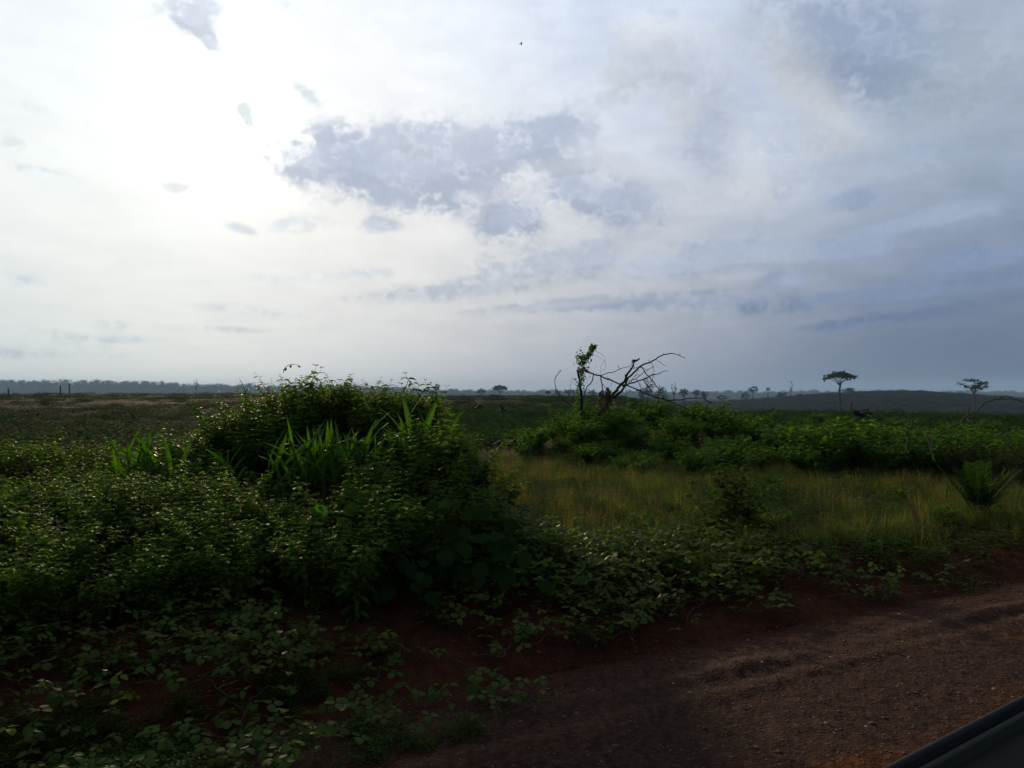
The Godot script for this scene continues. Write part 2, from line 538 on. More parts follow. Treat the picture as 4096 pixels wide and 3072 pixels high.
# ---------------------------------------------------------------- the scene
func _ready() -> void:
	rng.seed = 52607
	n_bump.seed = 3; n_bump.frequency = 0.1; n_bump.fractal_octaves = 3
	n_wide.seed = 11; n_wide.frequency = 0.06; n_wide.fractal_octaves = 4
	n_fine.seed = 23; n_fine.frequency = 0.1; n_fine.fractal_octaves = 3
	n_cloud.seed = 5; n_cloud.frequency = 0.021; n_cloud.fractal_octaves = 6; n_cloud.fractal_gain = 0.55; n_cloud.noise_type = FastNoiseLite.TYPE_SIMPLEX_SMOOTH
	n_wisp.seed = 8; n_wisp.frequency = 0.03; n_wisp.fractal_octaves = 5; n_wisp.noise_type = FastNoiseLite.TYPE_SIMPLEX_SMOOTH

	var cam := Camera3D.new()
	cam.name = "camera"
	cam.fov = 52.0
	cam.near = 0.05
	cam.far = 9000
	cam.position = EYE
	cam.rotation = Vector3(0.0127, 0, 0)
	add_child(cam)
	cam.current = true

	var env := Environment.new()
	var pan := PanoramaSkyMaterial.new()
	pan.panorama = ImageTexture.create_from_image(make_sky())
	var sk := Sky.new()
	sk.sky_material = pan
	env.background_mode = Environment.BG_SKY
	env.sky = sk
	env.tonemap_mode = Environment.TONE_MAPPER_LINEAR
	env.tonemap_exposure = 1.0
	env.sdfgi_enabled = true
	env.ssao_enabled = true
	env.ssil_enabled = true
	env.fog_enabled = true
	env.fog_mode = Environment.FOG_MODE_EXPONENTIAL
	env.fog_density = 0.00015
	env.fog_light_color = Color(0.72, 0.86, 1.0)
	var we := WorldEnvironment.new()
	we.name = "world_environment"
	we.environment = env
	add_child(we)

	var sun := DirectionalLight3D.new()
	sun.name = "sun"
	sun.light_energy = 1.3
	sun.light_color = Color(1.0, 0.90, 0.72)
	sun.light_angular_distance = 3.0
	sun.shadow_enabled = true
	add_child(sun)
	sun.look_at_from_position(az_el(-20.5, 17.5) * 50, Vector3.ZERO, Vector3.UP)

	make_materials()
	build_ground()
	build_road()
	build_far_trees()
	build_field()
	build_windrow()
	build_dead_wood()
	build_grass()
	build_thicket()
	build_broad_plants()
	build_vines()
	build_dry_stems()
	build_tall_weeds()
	build_palm()
	build_small_things()
	build_car_door()

# ---------------------------------------------------------------- ground and road
func soil_color(x: float, z: float, d: float, s: float) -> Color:
	var red := Color(0.056, 0.022, 0.013)
	var humus := Color(0.030, 0.022, 0.010)
	var green := Color(0.014, 0.022, 0.008)
	var brown := Color(0.085, 0.058, 0.042)
	var q := n_wide.get_noise_2d(x * 5, z * 5)
	var c := red.lerp(humus, smooth(s + q, 1.6, 3.4))
	if d > 22:
		var az := rad_to_deg(atan2(x, -z))
		var q2 := n_wide.get_noise_2d(x * 0.8, z * 1.6) + 0.4 * n_bump.get_noise_2d(x, z * 2)
		var far := green.lerp(brown, smooth(q2, -0.1, 0.35) * (0.35 + 0.65 * (1 - smooth(az, -14, -2))))
		far = far.lerp(Color(0.008, 0.010, 0.009), smooth(d, 350, 700))
		c = c.lerp(far, smooth(d, 22, 36))
	var k := 1.0 + 0.5 * n_bump.get_noise_2d(x * 12, z * 12)
	return c * k

func build_ground() -> void:
	var angs := PackedFloat32Array()
	var a := -46.0
	while a <= 46.001:
		angs.append(deg_to_rad(a))
		a += 0.4
	for k in range(1, 67):
		angs.append(deg_to_rad(46 + k * 4.0))
	var rads := PackedFloat32Array()
	var r := 1.2
	while r < 5200:
		rads.append(r)
		r *= 1.021
	var mb := MB.new()
	var na := angs.size()
	var c0 := mb.vert(Vector3(0, ground_y(0, 0), 0), Vector3.UP, Color(0.05, 0.02, 0.013))
	for rr in rads:
		for an in angs:
			var x := sin(an) * rr
			var z := -cos(an) * rr
			mb.vert(Vector3(x, ground_y(x, z), z), Vector3.UP, soil_color(x, z, rr, edge_s(x, z)))
	for i in rads.size():
		for j in na:
			var p := mb.v[1 + i * na + j]
			var pa := mb.v[1 + i * na + (j + 1) % na]
			var pb := mb.v[1 + mini(i + 1, rads.size() - 1) * na + j]
			if i == rads.size() - 1:
				continue
			mb.n[1 + i * na + j] = (pb - p).cross(pa - p).normalized() * (1.0 if (pb - p).cross(pa - p).y > 0 else -1.0)
	for j in na:
		mb.tri(c0, 1 + j, 1 + (j + 1) % na)
	for i in rads.size() - 1:
		for j in na:
			var q := 1 + i * na + j
			var q2 := 1 + i * na + (j + 1) % na
			mb.quad(q, q2, q2 + na, q + na)
	var g := top("ground", mb.done(M.ground), "dark reddish soil and rough cleared land running to the horizon", "ground", "structure")
	g.remove_meta("category")

func build_road() -> void:
	var ss := PackedFloat32Array()
	var s := -8.0
	while s <= 1.0:
		ss.append(s)
		s += 0.25 if s < -3.6 else 0.035
	var tt := PackedFloat32Array()
	var t := -30.0
	while t < 260:
		tt.append(t)
		t += 0.035 if t > -2.5 and t < 7.5 else (0.12 if t > -4 and t < 16 else 2.0)
	var mb := MB.new()
	var e := Vector3(0.883, 0, -0.471)
	var nn := Vector3(-0.471, 0, -0.883)
	var o := Vector3(-0.33, 0, -3.88)
	var gravel := Color(0.048, 0.025, 0.017)
	var orange := Color(0.110, 0.037, 0.011)
	var pale := Color(0.085, 0.042, 0.024)
	for si in ss:
		for ti in tt:
			var p := o + nn * si + e * ti
			p.y = road_y(si, ti) - 0.07 * smooth(si, 0.55, 1.0)
			var q := n_wide.get_noise_2d(si * 9, ti * 3) + 0.5 * n_bump.get_noise_2d(si * 14, ti * 9)
			var c := gravel.lerp(orange, smooth(-si + q * 0.9 + 0.16 * (ti - 2.2), 0.45, 1.25))
			c = c.lerp(pale, (0.8 * bell(si - 0.02, 0.13) + 0.7 * bell(si - 0.34, 0.15)) * clampf(0.75 + q * 1.2, 0, 1))
			c = c.lerp(Color(0.056, 0.022, 0.013), smooth(si, 0.4, 0.7))
			c = c * (1.0 + 0.7 * n_fine.get_noise_2d(si * 130, ti * 130))
			mb.vert(p, Vector3.UP, c)
	var m := tt.size()
	for i in ss.size() - 1:
		for j in m - 1:
			var q := i * m + j
			var nrm := (mb.v[q + 1] - mb.v[q]).cross(mb.v[q + m] - mb.v[q]).normalized()
			mb.n[q] = nrm if nrm.y > 0 else -nrm
	for i in ss.size() - 1:
		for j in m - 1:
			var q := i * m + j
			mb.quad(q, q + 1, q + m + 1, q + m)
	var g := top("road", mb.done(M.road), "reddish brown gravel road with a low grader ridge along its edge", "road", "structure")
	g.remove_meta("category")
	# loose stones
	var st := MB.new()
	var lat := []
	for k in 7:
		lat.append(Vector3(cos(TAU * k / 7) * rf(0.8, 1.1), rf(-0.2, 0.2), sin(TAU * k / 7) * rf(0.8, 1.1)))
	var up := st.vert(Vector3(0.1, 0.6, 0), Vector3.UP, Color.WHITE)
	var dn := st.vert(Vector3(0, -0.5, 0), Vector3.DOWN, Color.WHITE)
	for k in 7:
		st.vert(lat[k], (lat[k] as Vector3).normalized(), Color.WHITE)
	for k in 7:
		st.tri(up, 2 + k, 2 + (k + 1) % 7)
		st.tri(dn, 2 + k, 2 + (k + 1) % 7)
	var xf := []
	var cols := []
	for k in 26000:
		var si := -3.6 * pow(rng.randf(), 0.8) + 0.6
		var ti := rf(-2.6, 9.0)
		if rng.randf() < 0.25:
			si = rf(0.0, 1.6)
		var p := o + nn * si + e * ti
		p.y = maxf(road_y(si, ti) - 0.07 * smooth(si, 0.55, 1.0), ground_y(p.x, p.z))
		var big := rf(0.004, 0.010) * (1.0 if rng.randf() < 0.97 else rf(1.5, 2.6))
		var b := Basis.from_euler(Vector3(rf(-0.5, 0.5), rf(0, TAU), rf(-0.5, 0.5))).scaled(Vector3(big, big * rf(0.5, 0.9), big * rf(0.7, 1.2)))
		xf.append(Transform3D(b, p))
		var c := Color(0.058, 0.034, 0.026) if rng.randf() < 0.6 else Color(0.085, 0.038, 0.020)
		cols.append(vary(c, 0.45) if rng.randf() < 0.995 else Color(0.35, 0.33, 0.3))
	scatter("gravel", st.done(M.stone), xf, cols, "loose brown gravel strewn over the dirt road and its verge", "gravel")

# ---------------------------------------------------------------- far away
func crown_mesh(kind: String, sd: int) -> MB:
	rng.seed = sd
	var mb := MB.new()
	var lumps := []
	if kind == "umbrella":
		for k in 26:
			var w := rf(0, TAU)
			var rr := sqrt(rng.randf()) * 0.95
			lumps.append([Vector3(cos(w) * rr, 0.34 * (1 - rr * rr) + rf(-0.05, 0.05), sin(w) * rr), 0.24, 0.10])
	elif kind == "tiers":
		for k in 16:
			var w := rf(0, TAU)
			var rr := rf(0.2, 1.0)
			lumps.append([Vector3(cos(w) * rr, rf(-0.5, 0.5) * (1.1 - 0.4 * rr), sin(w) * rr), 0.3, 0.13])
	elif kind == "round":
		for k in 22:
			lumps.append([Vector3(rf(-1, 1), rf(-0.7, 0.8), rf(-1, 1)).limit_length(0.85), 0.34, 0.26])
	elif kind == "tall":
		for k in 22:
			var y := rf(-1.3, 1.5)
			var wide := 0.85 * (1.0 - maxf(y, 0) * 0.5)
			lumps.append([Vector3(rf(-1, 1) * wide, y, rf(-1, 1) * wide), 0.34, 0.3])
	else:
		for k in 9:
			lumps.append([Vector3(rf(-0.8, 0.8), rf(-0.3, 1.0), rf(-0.8, 0.8)), 0.22, 0.2])
	for l in lumps:
		var per := 34 if kind != "sparse" else 12
		for k in per:
			var p: Vector3 = l[0] + Vector3(rng.randfn(0, 0.5) * l[1], rng.randfn(0, 0.5) * l[2], rng.randfn(0, 0.5) * l[1])
			var col := vary(Color(0.020, 0.030, 0.014), 0.4)
			var d := Vector3(rf(-1, 1), rf(-0.4, 0.5), rf(-1, 1))
			leaf(mb, p, d, Vector3(rf(-0.5, 0.5), 1, rf(-0.5, 0.5)), rf(0.15, 0.27), rf(0.11, 0.19), 0.4, 0.2, col, OVATE_T, OVATE_W)
	return mb

func far_tree(kind: String, at: Vector3, high: float, wide: float, crown_h: float, label: String, group := "") -> Node3D:
	var t := thing("tree", label, "tree", at, group)
	var tr := MB.new()
	var bark := Color(0.03, 0.026, 0.023)
	var base_r := high * 0.022
	var fork := high - crown_h * 1.25
	if kind == "tall":
		fork = high * 0.5
	tube(tr, grown([Vector3(0, -1.5, 0), Vector3(rf(-0.1, 0.1), fork * 0.5, 0), Vector3(0, fork, 0)], 0.02 * wide, 3), base_r * 1.5, base_r * 0.9, 6, bark)
	part("trunk", tr.done(M.bark), t)
	var cy := high - crown_h * 0.5
	var nb := 9 if kind in ["umbrella", "tiers", "sparse"] else 5
	for k in nb:
		var w := TAU * k / nb + rf(-0.3, 0.3)
		var rr := wide * rf(0.3, 0.46)
		var end := Vector3(cos(w) * rr, cy + rf(-0.2, 0.25) * crown_h, sin(w) * rr)
		var bm := MB.new()
		var mid := Vector3(end.x * 0.4, lerpf(fork, end.y, 0.62), end.z * 0.4)
		tube(bm, grown([Vector3(0, fork - high * 0.02 * (k % 3), 0), mid, end], 0.01 * wide, 3), base_r * 0.5, base_r * 0.12, 5, bark)
		part("limb", bm.done(M.bark), t)
	var key := kind + str(rng.randi() % 3)
	if not M.has(key):
		var keep := rng.state
		M[key] = crown_mesh(kind, hash(key) % 9999).done(M.far)
		rng.seed = 77 + hash(key) % 999
		rng.state = keep
	var c := part("crown", M[key], t)
	c.position = Vector3(0, cy, 0)
	var ky := {"umbrella": 0.30, "tiers": 0.62, "round": 0.95, "tall": 1.6, "sparse": 0.8}
	c.scale = Vector3(wide / 2.2, crown_h / 2.0 / float(ky[kind]), wide / 2.2)
	if kind == "umbrella":
		c.position.y = high - crown_h * 0.62
	c.rotation.y = rf(0, TAU)
	return t

# a tree at a place in the picture: top and width in pixels, distance in metres
func tree_seen(kind: String, px: float, top_y: float, w_px: float, crown_px: float, d: float, label: String, group := "") -> void:
	var p := seen(px, 394, d)
	var gy := ground_y(p.x, p.z)
	var ty := EYE.y + (394 - top_y) / F * d
	far_tree(kind, Vector3(p.x, gy, p.z), ty - gy, w_px / F * d, crown_px / F * d, label, group)

func build_far_trees() -> void:
	tree_seen("umbrella", 840, 373, 31, 9, 430, "tall lone tree with a flat umbrella crown left of the bare hill top")
	tree_seen("tiers", 974, 378, 27, 12, 460, "open crowned tree with tiered clumps behind the right hand hill crest")
	tree_seen("round", 848, 387, 15, 6, 880, "low hazy tree just behind the trunk of the umbrella tree")
	tree_seen("sparse", 791, 382, 5, 9, 800, "thin bare pole of a tree left of the bare hill")
	tree_seen("round", 753, 386, 10, 6, 640, "small round headed tree, left of the slim palm-like tree")
	tree_seen("round", 768, 387, 4.5, 4, 640, "slim palm-like tree with a tiny tuft, right of the small round headed tree")
	tree_seen("tiers", 782, 392, 12, 5, 700, "low spreading hazy tree between slim palm-like tree and bare hill")
	tree_seen("round", 799, 393, 9, 5, 700, "low dark tree on the left foot of the bare hill")
	tree_seen("round", 745, 392, 9, 7, 700, "low rounded tree left of the small round headed tree")
	tree_seen("tall", 648, 380, 24, 22, 560, "large dense pyramid shaped tree behind the dead branches")
	tree_seen("tall", 662, 387, 17, 16, 600, "dense rounded tree at the right shoulder of the large pyramid shaped tree")
	tree_seen("sparse", 674, 384, 8, 10, 560, "thin twiggy tree right of the large pyramid shaped tree")
	tree_seen("tiers", 684, 388, 10, 8, 600, "open hazy tree right of the thin twiggy tree")
	tree_seen("tiers", 696, 390, 9, 6, 640, "low open tree on the horizon below the tip of the long dead branch")
	tree_seen("tiers", 705, 391, 9, 7, 600, "gapped crown tree on the horizon where the long dead branch comes down")
	tree_seen("round", 722, 395, 13, 5, 800, "low wide tree on the horizon above the right end of the bushes")
	tree_seen("umbrella", 500, 386, 15, 6, 900, "hazy umbrella crowned tree standing above the treeline left of the snag")
	tree_seen("round", 481, 388, 9, 6, 900, "small hazy round tree left of the hazy umbrella crowned tree")
	tree_seen("tiers", 436, 383.5, 8, 7, 800, "slender hazy tree with a leaning crown right of the thicket")
	tree_seen("tiers", 426, 388, 9, 5, 800, "low hazy tree beside the slender leaning one")
	tree_seen("round", 386, 386, 8, 6, 900, "hazy round tree seen just over the right end of the thicket top")
	tree_seen("umbrella", 548, 391, 6, 4, 800, "tiny umbrella shaped tree left of the vine covered snag")
	tree_seen("round", 558, 390, 8, 5, 800, "low round tree seen close to the left of the snag foot")
	tree_seen("tiers", 569, 389, 12, 6, 800, "wide hazy tree partly hidden by the vine covered snag")
	tree_seen("tiers", 592, 389, 9, 6, 800, "small hazy tree right of the vine covered snag")
	tree_seen("sparse", 196, 380, 6, 8, 1500, "thin tall bare tree rising over the far left forest")
	tree_seen("sparse", 238, 384, 5, 7, 1500, "thin bare tree at the right end of the far left forest")
	# the hazy forest along the horizon: nobody could count it
	var xf := []
	var cols := []
	for k in 3200:
		var px := rf(-300, 1600)
		var d := rf(2700, 3300)
		var top_y := 381.0 + 5.5 * smooth(px, 60, 330) + 3.5 * smooth(px, 330, 480) + 1.0 * smooth(px, 480, 640) + n_bump.get_noise_2d(px * 0.9, 3) * 2.4
		top_y += rf(0.0, 5.0) * rng.randf()
		var p := seen(px, 394, d)
		var gy := ground_y(p.x, p.z)
		var hh := EYE.y + (394 - top_y) / F * d - gy
		var ww := rf(28, 48)
		p.y = gy + hh * 0.5
		xf.append(Transform3D(Basis(Vector3.UP, rf(0, TAU)).scaled(Vector3(ww / 2, hh / 3.1, ww / 2)), p))
		cols.append(vary(Color(2, 2, 2), 0.2))  # tint doubled: paler leaf colour stands in for thicker haze
	scatter("forest", crown_mesh("tall", 41).done(M.far), xf, cols, "far hazy blue forest along the horizon", "forest")
	# bare standing poles on the left skyline
	var poles := [[60.0, 386.0, 140.0, "dark broken trunk standing on the left skyline"], [69.0, 383.5, 420.0, "thin hazy dead trunk on the left, behind the dark broken one"], [8.0, 388.5, 140.0, "short dark stump on the skyline at the far left"], [851.0, 402.5, 85.0, "short dark stump right of the umbrella tree trunk"]]
	for q in poles:
		var p := seen(q[0], 394, q[2])
		p.y = ground_y(p.x, p.z)
		var hh: float = EYE.y + (394 - q[1]) / F * q[2] - p.y
		var t := thing("dead_trunk", q[3], "dead trunk", p)
		var mb := MB.new()
		var wd: float = 0.9 / F * q[2]
		tube(mb, grown([Vector3(0, -0.4, 0), Vector3(wd * 0.4, hh * 0.5, 0), Vector3(wd * 0.2, hh, 0)], wd * 0.15, 3), wd, wd * 0.55, 6, Color(0.02, 0.018, 0.016))
		part("trunk", mb.done(M.bark), t)
		var st := MB.new()
		tube(st, [Vector3(wd * 0.2, hh * 0.8, 0), Vector3(wd * 1.6, hh * 0.95, 0.1)], wd * 0.35, wd * 0.15, 5, Color(0.02, 0.018, 0.016))
		part("branch_stub", st.done(M.bark), t)

func build_field() -> void:
	# low scrub over the cleared land, thinning to the horizon
	var meshes := []
	for v in 3:
		var mb := MB.new()
		for k in 90:
			var w := rf(0, TAU)
			var rr := sqrt(rng.randf())
			var y := rf(0.0, 1.0) * (1 - rr * rr * 0.7)
			var p := Vector3(cos(w) * rr * 0.8, y * 0.85, sin(w) * rr * 0.8)
			leaf(mb, p, Vector3(cos(w) + rf(-0.6, 0.6), rf(-0.1, 0.8), sin(w) + rf(-0.6, 0.6)), Vector3.UP, rf(0.2, 0.34), rf(0.1, 0.18), 0.7, 0.2, vary(Color(1, 1, 1), 0.3), OVATE_T, OVATE_W)
		meshes.append(mb.done(M.far))
	for v in 3:
		var xf := []
		var cols := []
		for k in 6500:
			var d := 24.0 * pow(12.0, pow(rng.randf(), 0.8)) if k > 500 else rf(12.5, 26)
			var az := deg_to_rad(rf(-46, 46) if k > 500 else rf(-60, -4))
			var x := sin(az) * d
			var z := -cos(az) * d
			if d < 24.0 and x > -1.2:
				continue
			var q := n_wide.get_noise_2d(x * 0.8, z * 1.6)
			var bare := smooth(q, -0.25, 0.25) * (1 - smooth(rad_to_deg(az), -14, -2))
			if rng.randf() < bare * 0.55:
				continue
			var sz := rf(0.25, 0.6) * (1 + smooth(d, 40, 200) * 0.5)
			if rng.randf() < 0.08:
				sz *= 1.5
			xf.append(Transform3D(Basis(Vector3.UP, rf(0, TAU)).scaled(Vector3(sz * rf(1.0, 1.7), sz * rf(0.7, 1.1), sz * rf(1.0, 1.7))), on_ground(x, z)))
			var c := Color(0.030, 0.060, 0.015).lerp(Color(0.105, 0.078, 0.056), bare * 0.8 + (0.15 if rng.randf() < 0.2 else 0.0))
			cols.append(vary(c, 0.4))
		scatter("scrub", meshes[v], xf, cols, ["low green scrub over the cleared land", "brown and green regrowth over the cleared land", "scattered low weeds of the cleared land"][v], "scrub")
	var hx := []
	var hc := []
	for k in 2600:
		var d := rf(480, 960)
		var az := deg_to_rad(rf(12, 44))
		var sz := rf(1.2, 3.2)
		hx.append(Transform3D(Basis(Vector3.UP, rf(0, TAU)).scaled(Vector3(sz * 1.5, sz * rf(0.5, 0.9), sz * 1.5)), on_ground(sin(az) * d, -cos(az) * d)))
		hc.append(vary(Color(0.010, 0.016, 0.010), 0.5))
	scatter("hill_scrub", meshes[0], hx, hc, "thin dark scrub over the bare hill at the right", "scrub")
	# heaps of felled wood lying out there
	var heaps := [[441.0, 400.0, 75.0, 9.0, "dark heap of felled wood in the gap right of the thicket"], [502.0, 401.0, 60.0, 5.0, "dark upturned stump in the field left of the snag"], [864.0, 409.0, 46.0, 14.0, "long dark log lying below the umbrella tree"], [478.0, 403.0, 65.0, 12.0, "low dark log pile in the middle of the gap"]]
	for q in heaps:
		var p := seen(q[0], 394, q[2])
		p.y = ground_y(p.x, p.z)
		var t := thing("log_heap", q[4], "log heap", p)
		var wide: float = q[3] / F * q[2]
		var hh: float = EYE.y + (394 - (q[1] - 2.5)) / F * q[2] - p.y
		hh = minf(hh, 0.55)
		for k in 7:
			var mb := MB.new()
			var y := rf(0.05, 1.0) * hh
			var sl := rf(-0.5, 0.5) * hh
			var zz := rf(-0.4, 0.4)
			tube(mb, grown([Vector3(-wide * rf(0.2, 0.6), y - sl, zz), Vector3(0, y, zz), Vector3(wide * rf(0.2, 0.6), y + sl, zz + rf(-0.3, 0.3))], 0.05, 2), rf(0.08, 0.2), rf(0.05, 0.12), 6, vary(Color(0.022, 0.018, 0.015), 0.3))
			part("log", mb.done(M.bark), t)
# ---------------------------------------------------------------- bushes and thicket
# a many stemmed shrub with pairs of pointed, drooping leaves
func make_shrub(sd: int, high: float, spread: float, stems: int, leaf_len: float, leaf_wide: float, col: Color, top_col: Color, mat: Material, called: String, gap: float) -> Node3D:
	rng.seed = sd
	var root := Node3D.new()
	root.set_meta("base_name", called)
	var wood := MB.new()
	var fol := MB.new()
	for k in stems:
		var w := TAU * k / stems + rf(-0.4, 0.4)
		var lean := spread * sqrt(rng.randf())
		var hh := high * rf(0.62, 1.0)
		var pts := grown([Vector3(cos(w) * 0.04, 0, sin(w) * 0.04), Vector3(cos(w) * lean * 0.35, hh * 0.5, sin(w) * lean * 0.35), Vector3(cos(w) * lean, hh, sin(w) * lean)], 0.012, 3)
		tube(wood, pts, 0.006, 0.002, 4, Color(0.05, 0.055, 0.025))
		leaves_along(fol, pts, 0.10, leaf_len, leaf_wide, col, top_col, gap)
		for j in 3:
			var at := rng.randi_range(2, 5)
			var w2 := w + rf(-1.6, 1.6)
			var up := rf(0.14, 0.30) * high
			var b0: Vector3 = pts[at]
			var pts2 := grown([b0, b0 + Vector3(cos(w2) * 0.10, up * 0.5, sin(w2) * 0.10), b0 + Vector3(cos(w2) * 0.20, up, sin(w2) * 0.20)], 0.008, 2)
			tube(wood, pts2, 0.004, 0.0015, 4, Color(0.05, 0.06, 0.025))
			leaves_along(fol, pts2, 0.0, leaf_len * 0.9, leaf_wide * 0.9, col, top_col, gap)
	part("woody_stem", wood.done(M.bark), root)
	part("foliage", fol.done(mat), root, "stuff")
	return root

func leaves_along(mb: MB, pts: Array, bare: float, ll: float, lw: float, col: Color, top_col: Color, gap: float) -> void:
	var total := 0.0
	for k in pts.size() - 1:
		total += (pts[k] as Vector3).distance_to(pts[k + 1])
	var n := int(total / gap)
	var turn := rf(0, TAU)
	for k in n + 1:
		var f := float(k) / maxf(n, 1)
		if f < bare:
			continue
		var q := f * (pts.size() - 1)
		var i := mini(int(q), pts.size() - 2)
		var p: Vector3 = (pts[i] as Vector3).lerp(pts[i + 1], q - i)
		turn += PI * 0.5 + rf(-0.3, 0.3)
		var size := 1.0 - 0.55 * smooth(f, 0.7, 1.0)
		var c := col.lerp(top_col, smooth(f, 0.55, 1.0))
		for side in 2:
			var w := turn + PI * side
			var d := Vector3(cos(w), rf(-0.1, 0.45) + 0.5 * smooth(f, 0.85, 1.0), sin(w))
			var l := ll * size * rf(0.75, 1.15)
			var cc := vary(c, 0.28)
			if rng.randf() < 0.02:
				cc = Color(0.11, 0.085, 0.02)
			leaf(mb, p, d, Vector3(rf(-0.55, 0.55), 1, rf(-0.55, 0.55)), l, lw * size * rf(0.85, 1.15), rf(0.5, 1.15), 0.28, cc, OVATE_T, OVATE_W)

func adopt(root: Node3D, at: Vector3, turn: float, size: float, label: String, category: String, group: String) -> Node3D:
	var r := copy_of(root, at, turn, size, label, group)
	r.set_meta("category", category)
	return r

var shrubs: Array[Node3D] = []
var bushes: Array[Node3D] = []

func build_windrow() -> void:
	var g := Color(0.050, 0.108, 0.018)
	for k in 5:
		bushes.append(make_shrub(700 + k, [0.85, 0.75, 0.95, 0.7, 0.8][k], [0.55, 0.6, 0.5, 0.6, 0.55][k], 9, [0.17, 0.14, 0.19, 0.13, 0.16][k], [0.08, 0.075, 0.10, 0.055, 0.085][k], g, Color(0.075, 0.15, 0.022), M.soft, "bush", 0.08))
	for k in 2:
		bushes.append(make_shrub(720 + k, 0.8, 0.6, 9, 0.09, 0.035, Color(0.026, 0.034, 0.014), Color(0.040, 0.044, 0.020), M.soft, "bush", 0.06))  # dark brownish leaves: dry growth, with shade also put into the colour
	rng.seed = 88
	var spots := []
	for k in 92:
		var x := rf(0.3, 16.5)
		var z := -21.3 + 0.1 * x + rng.randfn(0, 1.35)
		if x > 9:
			z += rf(0, 3.5)
		spots.append([Vector3(x, 0, z), rf(0.8, 1.3), "heap"])
	for k in 14:
		spots.append([Vector3(rf(2.4, 5.6), 0, rf(-20.6, -19.2)), rf(0.6, 0.95), "heap"])
	for k in 18:   # brighter knolls nearer on the right
		spots.append([Vector3(rf(5.6, 8.6), 0, -17.4 + rng.randfn(0, 0.9)), rf(0.9, 1.6), "knoll"])
	for k in 18:
		spots.append([Vector3(rf(7.2, 9.2), 0, -15.8 + rng.randfn(0, 0.9)), rf(0.7, 1.4), "knoll"])
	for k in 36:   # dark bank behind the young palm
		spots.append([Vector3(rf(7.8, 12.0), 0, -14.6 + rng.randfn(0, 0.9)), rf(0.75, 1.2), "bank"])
	for k in 22:   # left foot of the heap and the slope down to the grass
		spots.append([Vector3(rf(0.2, 4.5), 0, rf(-19.6, -17.2)), rf(0.45, 0.75), "low"])
	for k in 20:
		spots.append([Vector3(rf(2.2, 6.0), 0, rf(-18.0, -15.2)), rf(0.5, 0.9), "low"])
	for k in 30:   # rough bushes on the land behind, up to the near crest
		var wd := rf(25, 50)
		var wa := rf(0.1, 0.6)
		spots.append([Vector3(sin(wa) * wd, 0, -cos(wa) * wd), rf(0.8, 1.5), "back"])
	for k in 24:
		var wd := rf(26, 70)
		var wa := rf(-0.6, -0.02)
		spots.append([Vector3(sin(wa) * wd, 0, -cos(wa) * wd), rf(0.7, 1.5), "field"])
	for k in 30:   # weedy tufts of shrub standing in the grass
		var wz := rf(-16.5, -8.6)
		spots.append([Vector3(rf(0.4, minf(10.0, -wz * 0.62)), 0, wz), rf(0.22, 0.45), "grass"])
	for q in spots:
		var p: Vector3 = q[0]
		var size: float = q[1]
		if p.x < 2.0 and p.z < -19.5:
			size *= 0.75
		if p.x > 5.5 and p.z < -18.0:
			size *= 0.75
		p = on_ground(p.x, p.z)
		p.y -= 0.05
		var bx: float = 512 + F * p.x / -p.z
		var lab := ""
		match q[2]:
			"heap":
				lab = "leafy bush on the overgrown heap, " + ("left of the vine covered snag" if bx < 572 else ("between the snag and the fallen tree" if bx < 625 else ("under the long dead branches" if bx < 700 else ("right of the dead branches" if bx < 820 else "near the right edge"))))
			"knoll":
				lab = "bright topped leafy bush on the low knolls, " + ("under the umbrella tree" if bx < 850 else "left of the leaning branch")
			"bank":
				lab = "dark bush in the shaded bank " + ("left of the young palm" if bx < 955 else "behind the young palm")
			"low":
				lab = "low weedy bush between the overgrown heap and the grass, " + ("left of the fallen tree" if bx < 620 else "right of the fallen tree")
			"back":
				lab = "rough bush on the land behind the heap, " + ("left of the umbrella tree" if bx < 835 else "right of the umbrella tree")
			"field":
				lab = "dark rough bush on the cleared land, " + ("left of the thicket" if bx < 240 else "in the gap right of the thicket")
			"grass":
				lab = "small weedy shrub standing in the grass, " + ("left half of the clearing" if bx < 700 else "right half of the clearing")
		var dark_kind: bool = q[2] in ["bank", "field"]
		adopt(bushes[5 + rng.randi() % 2 if dark_kind else rng.randi() % 5], p, rf(0, TAU), size, lab, "bush", lab)

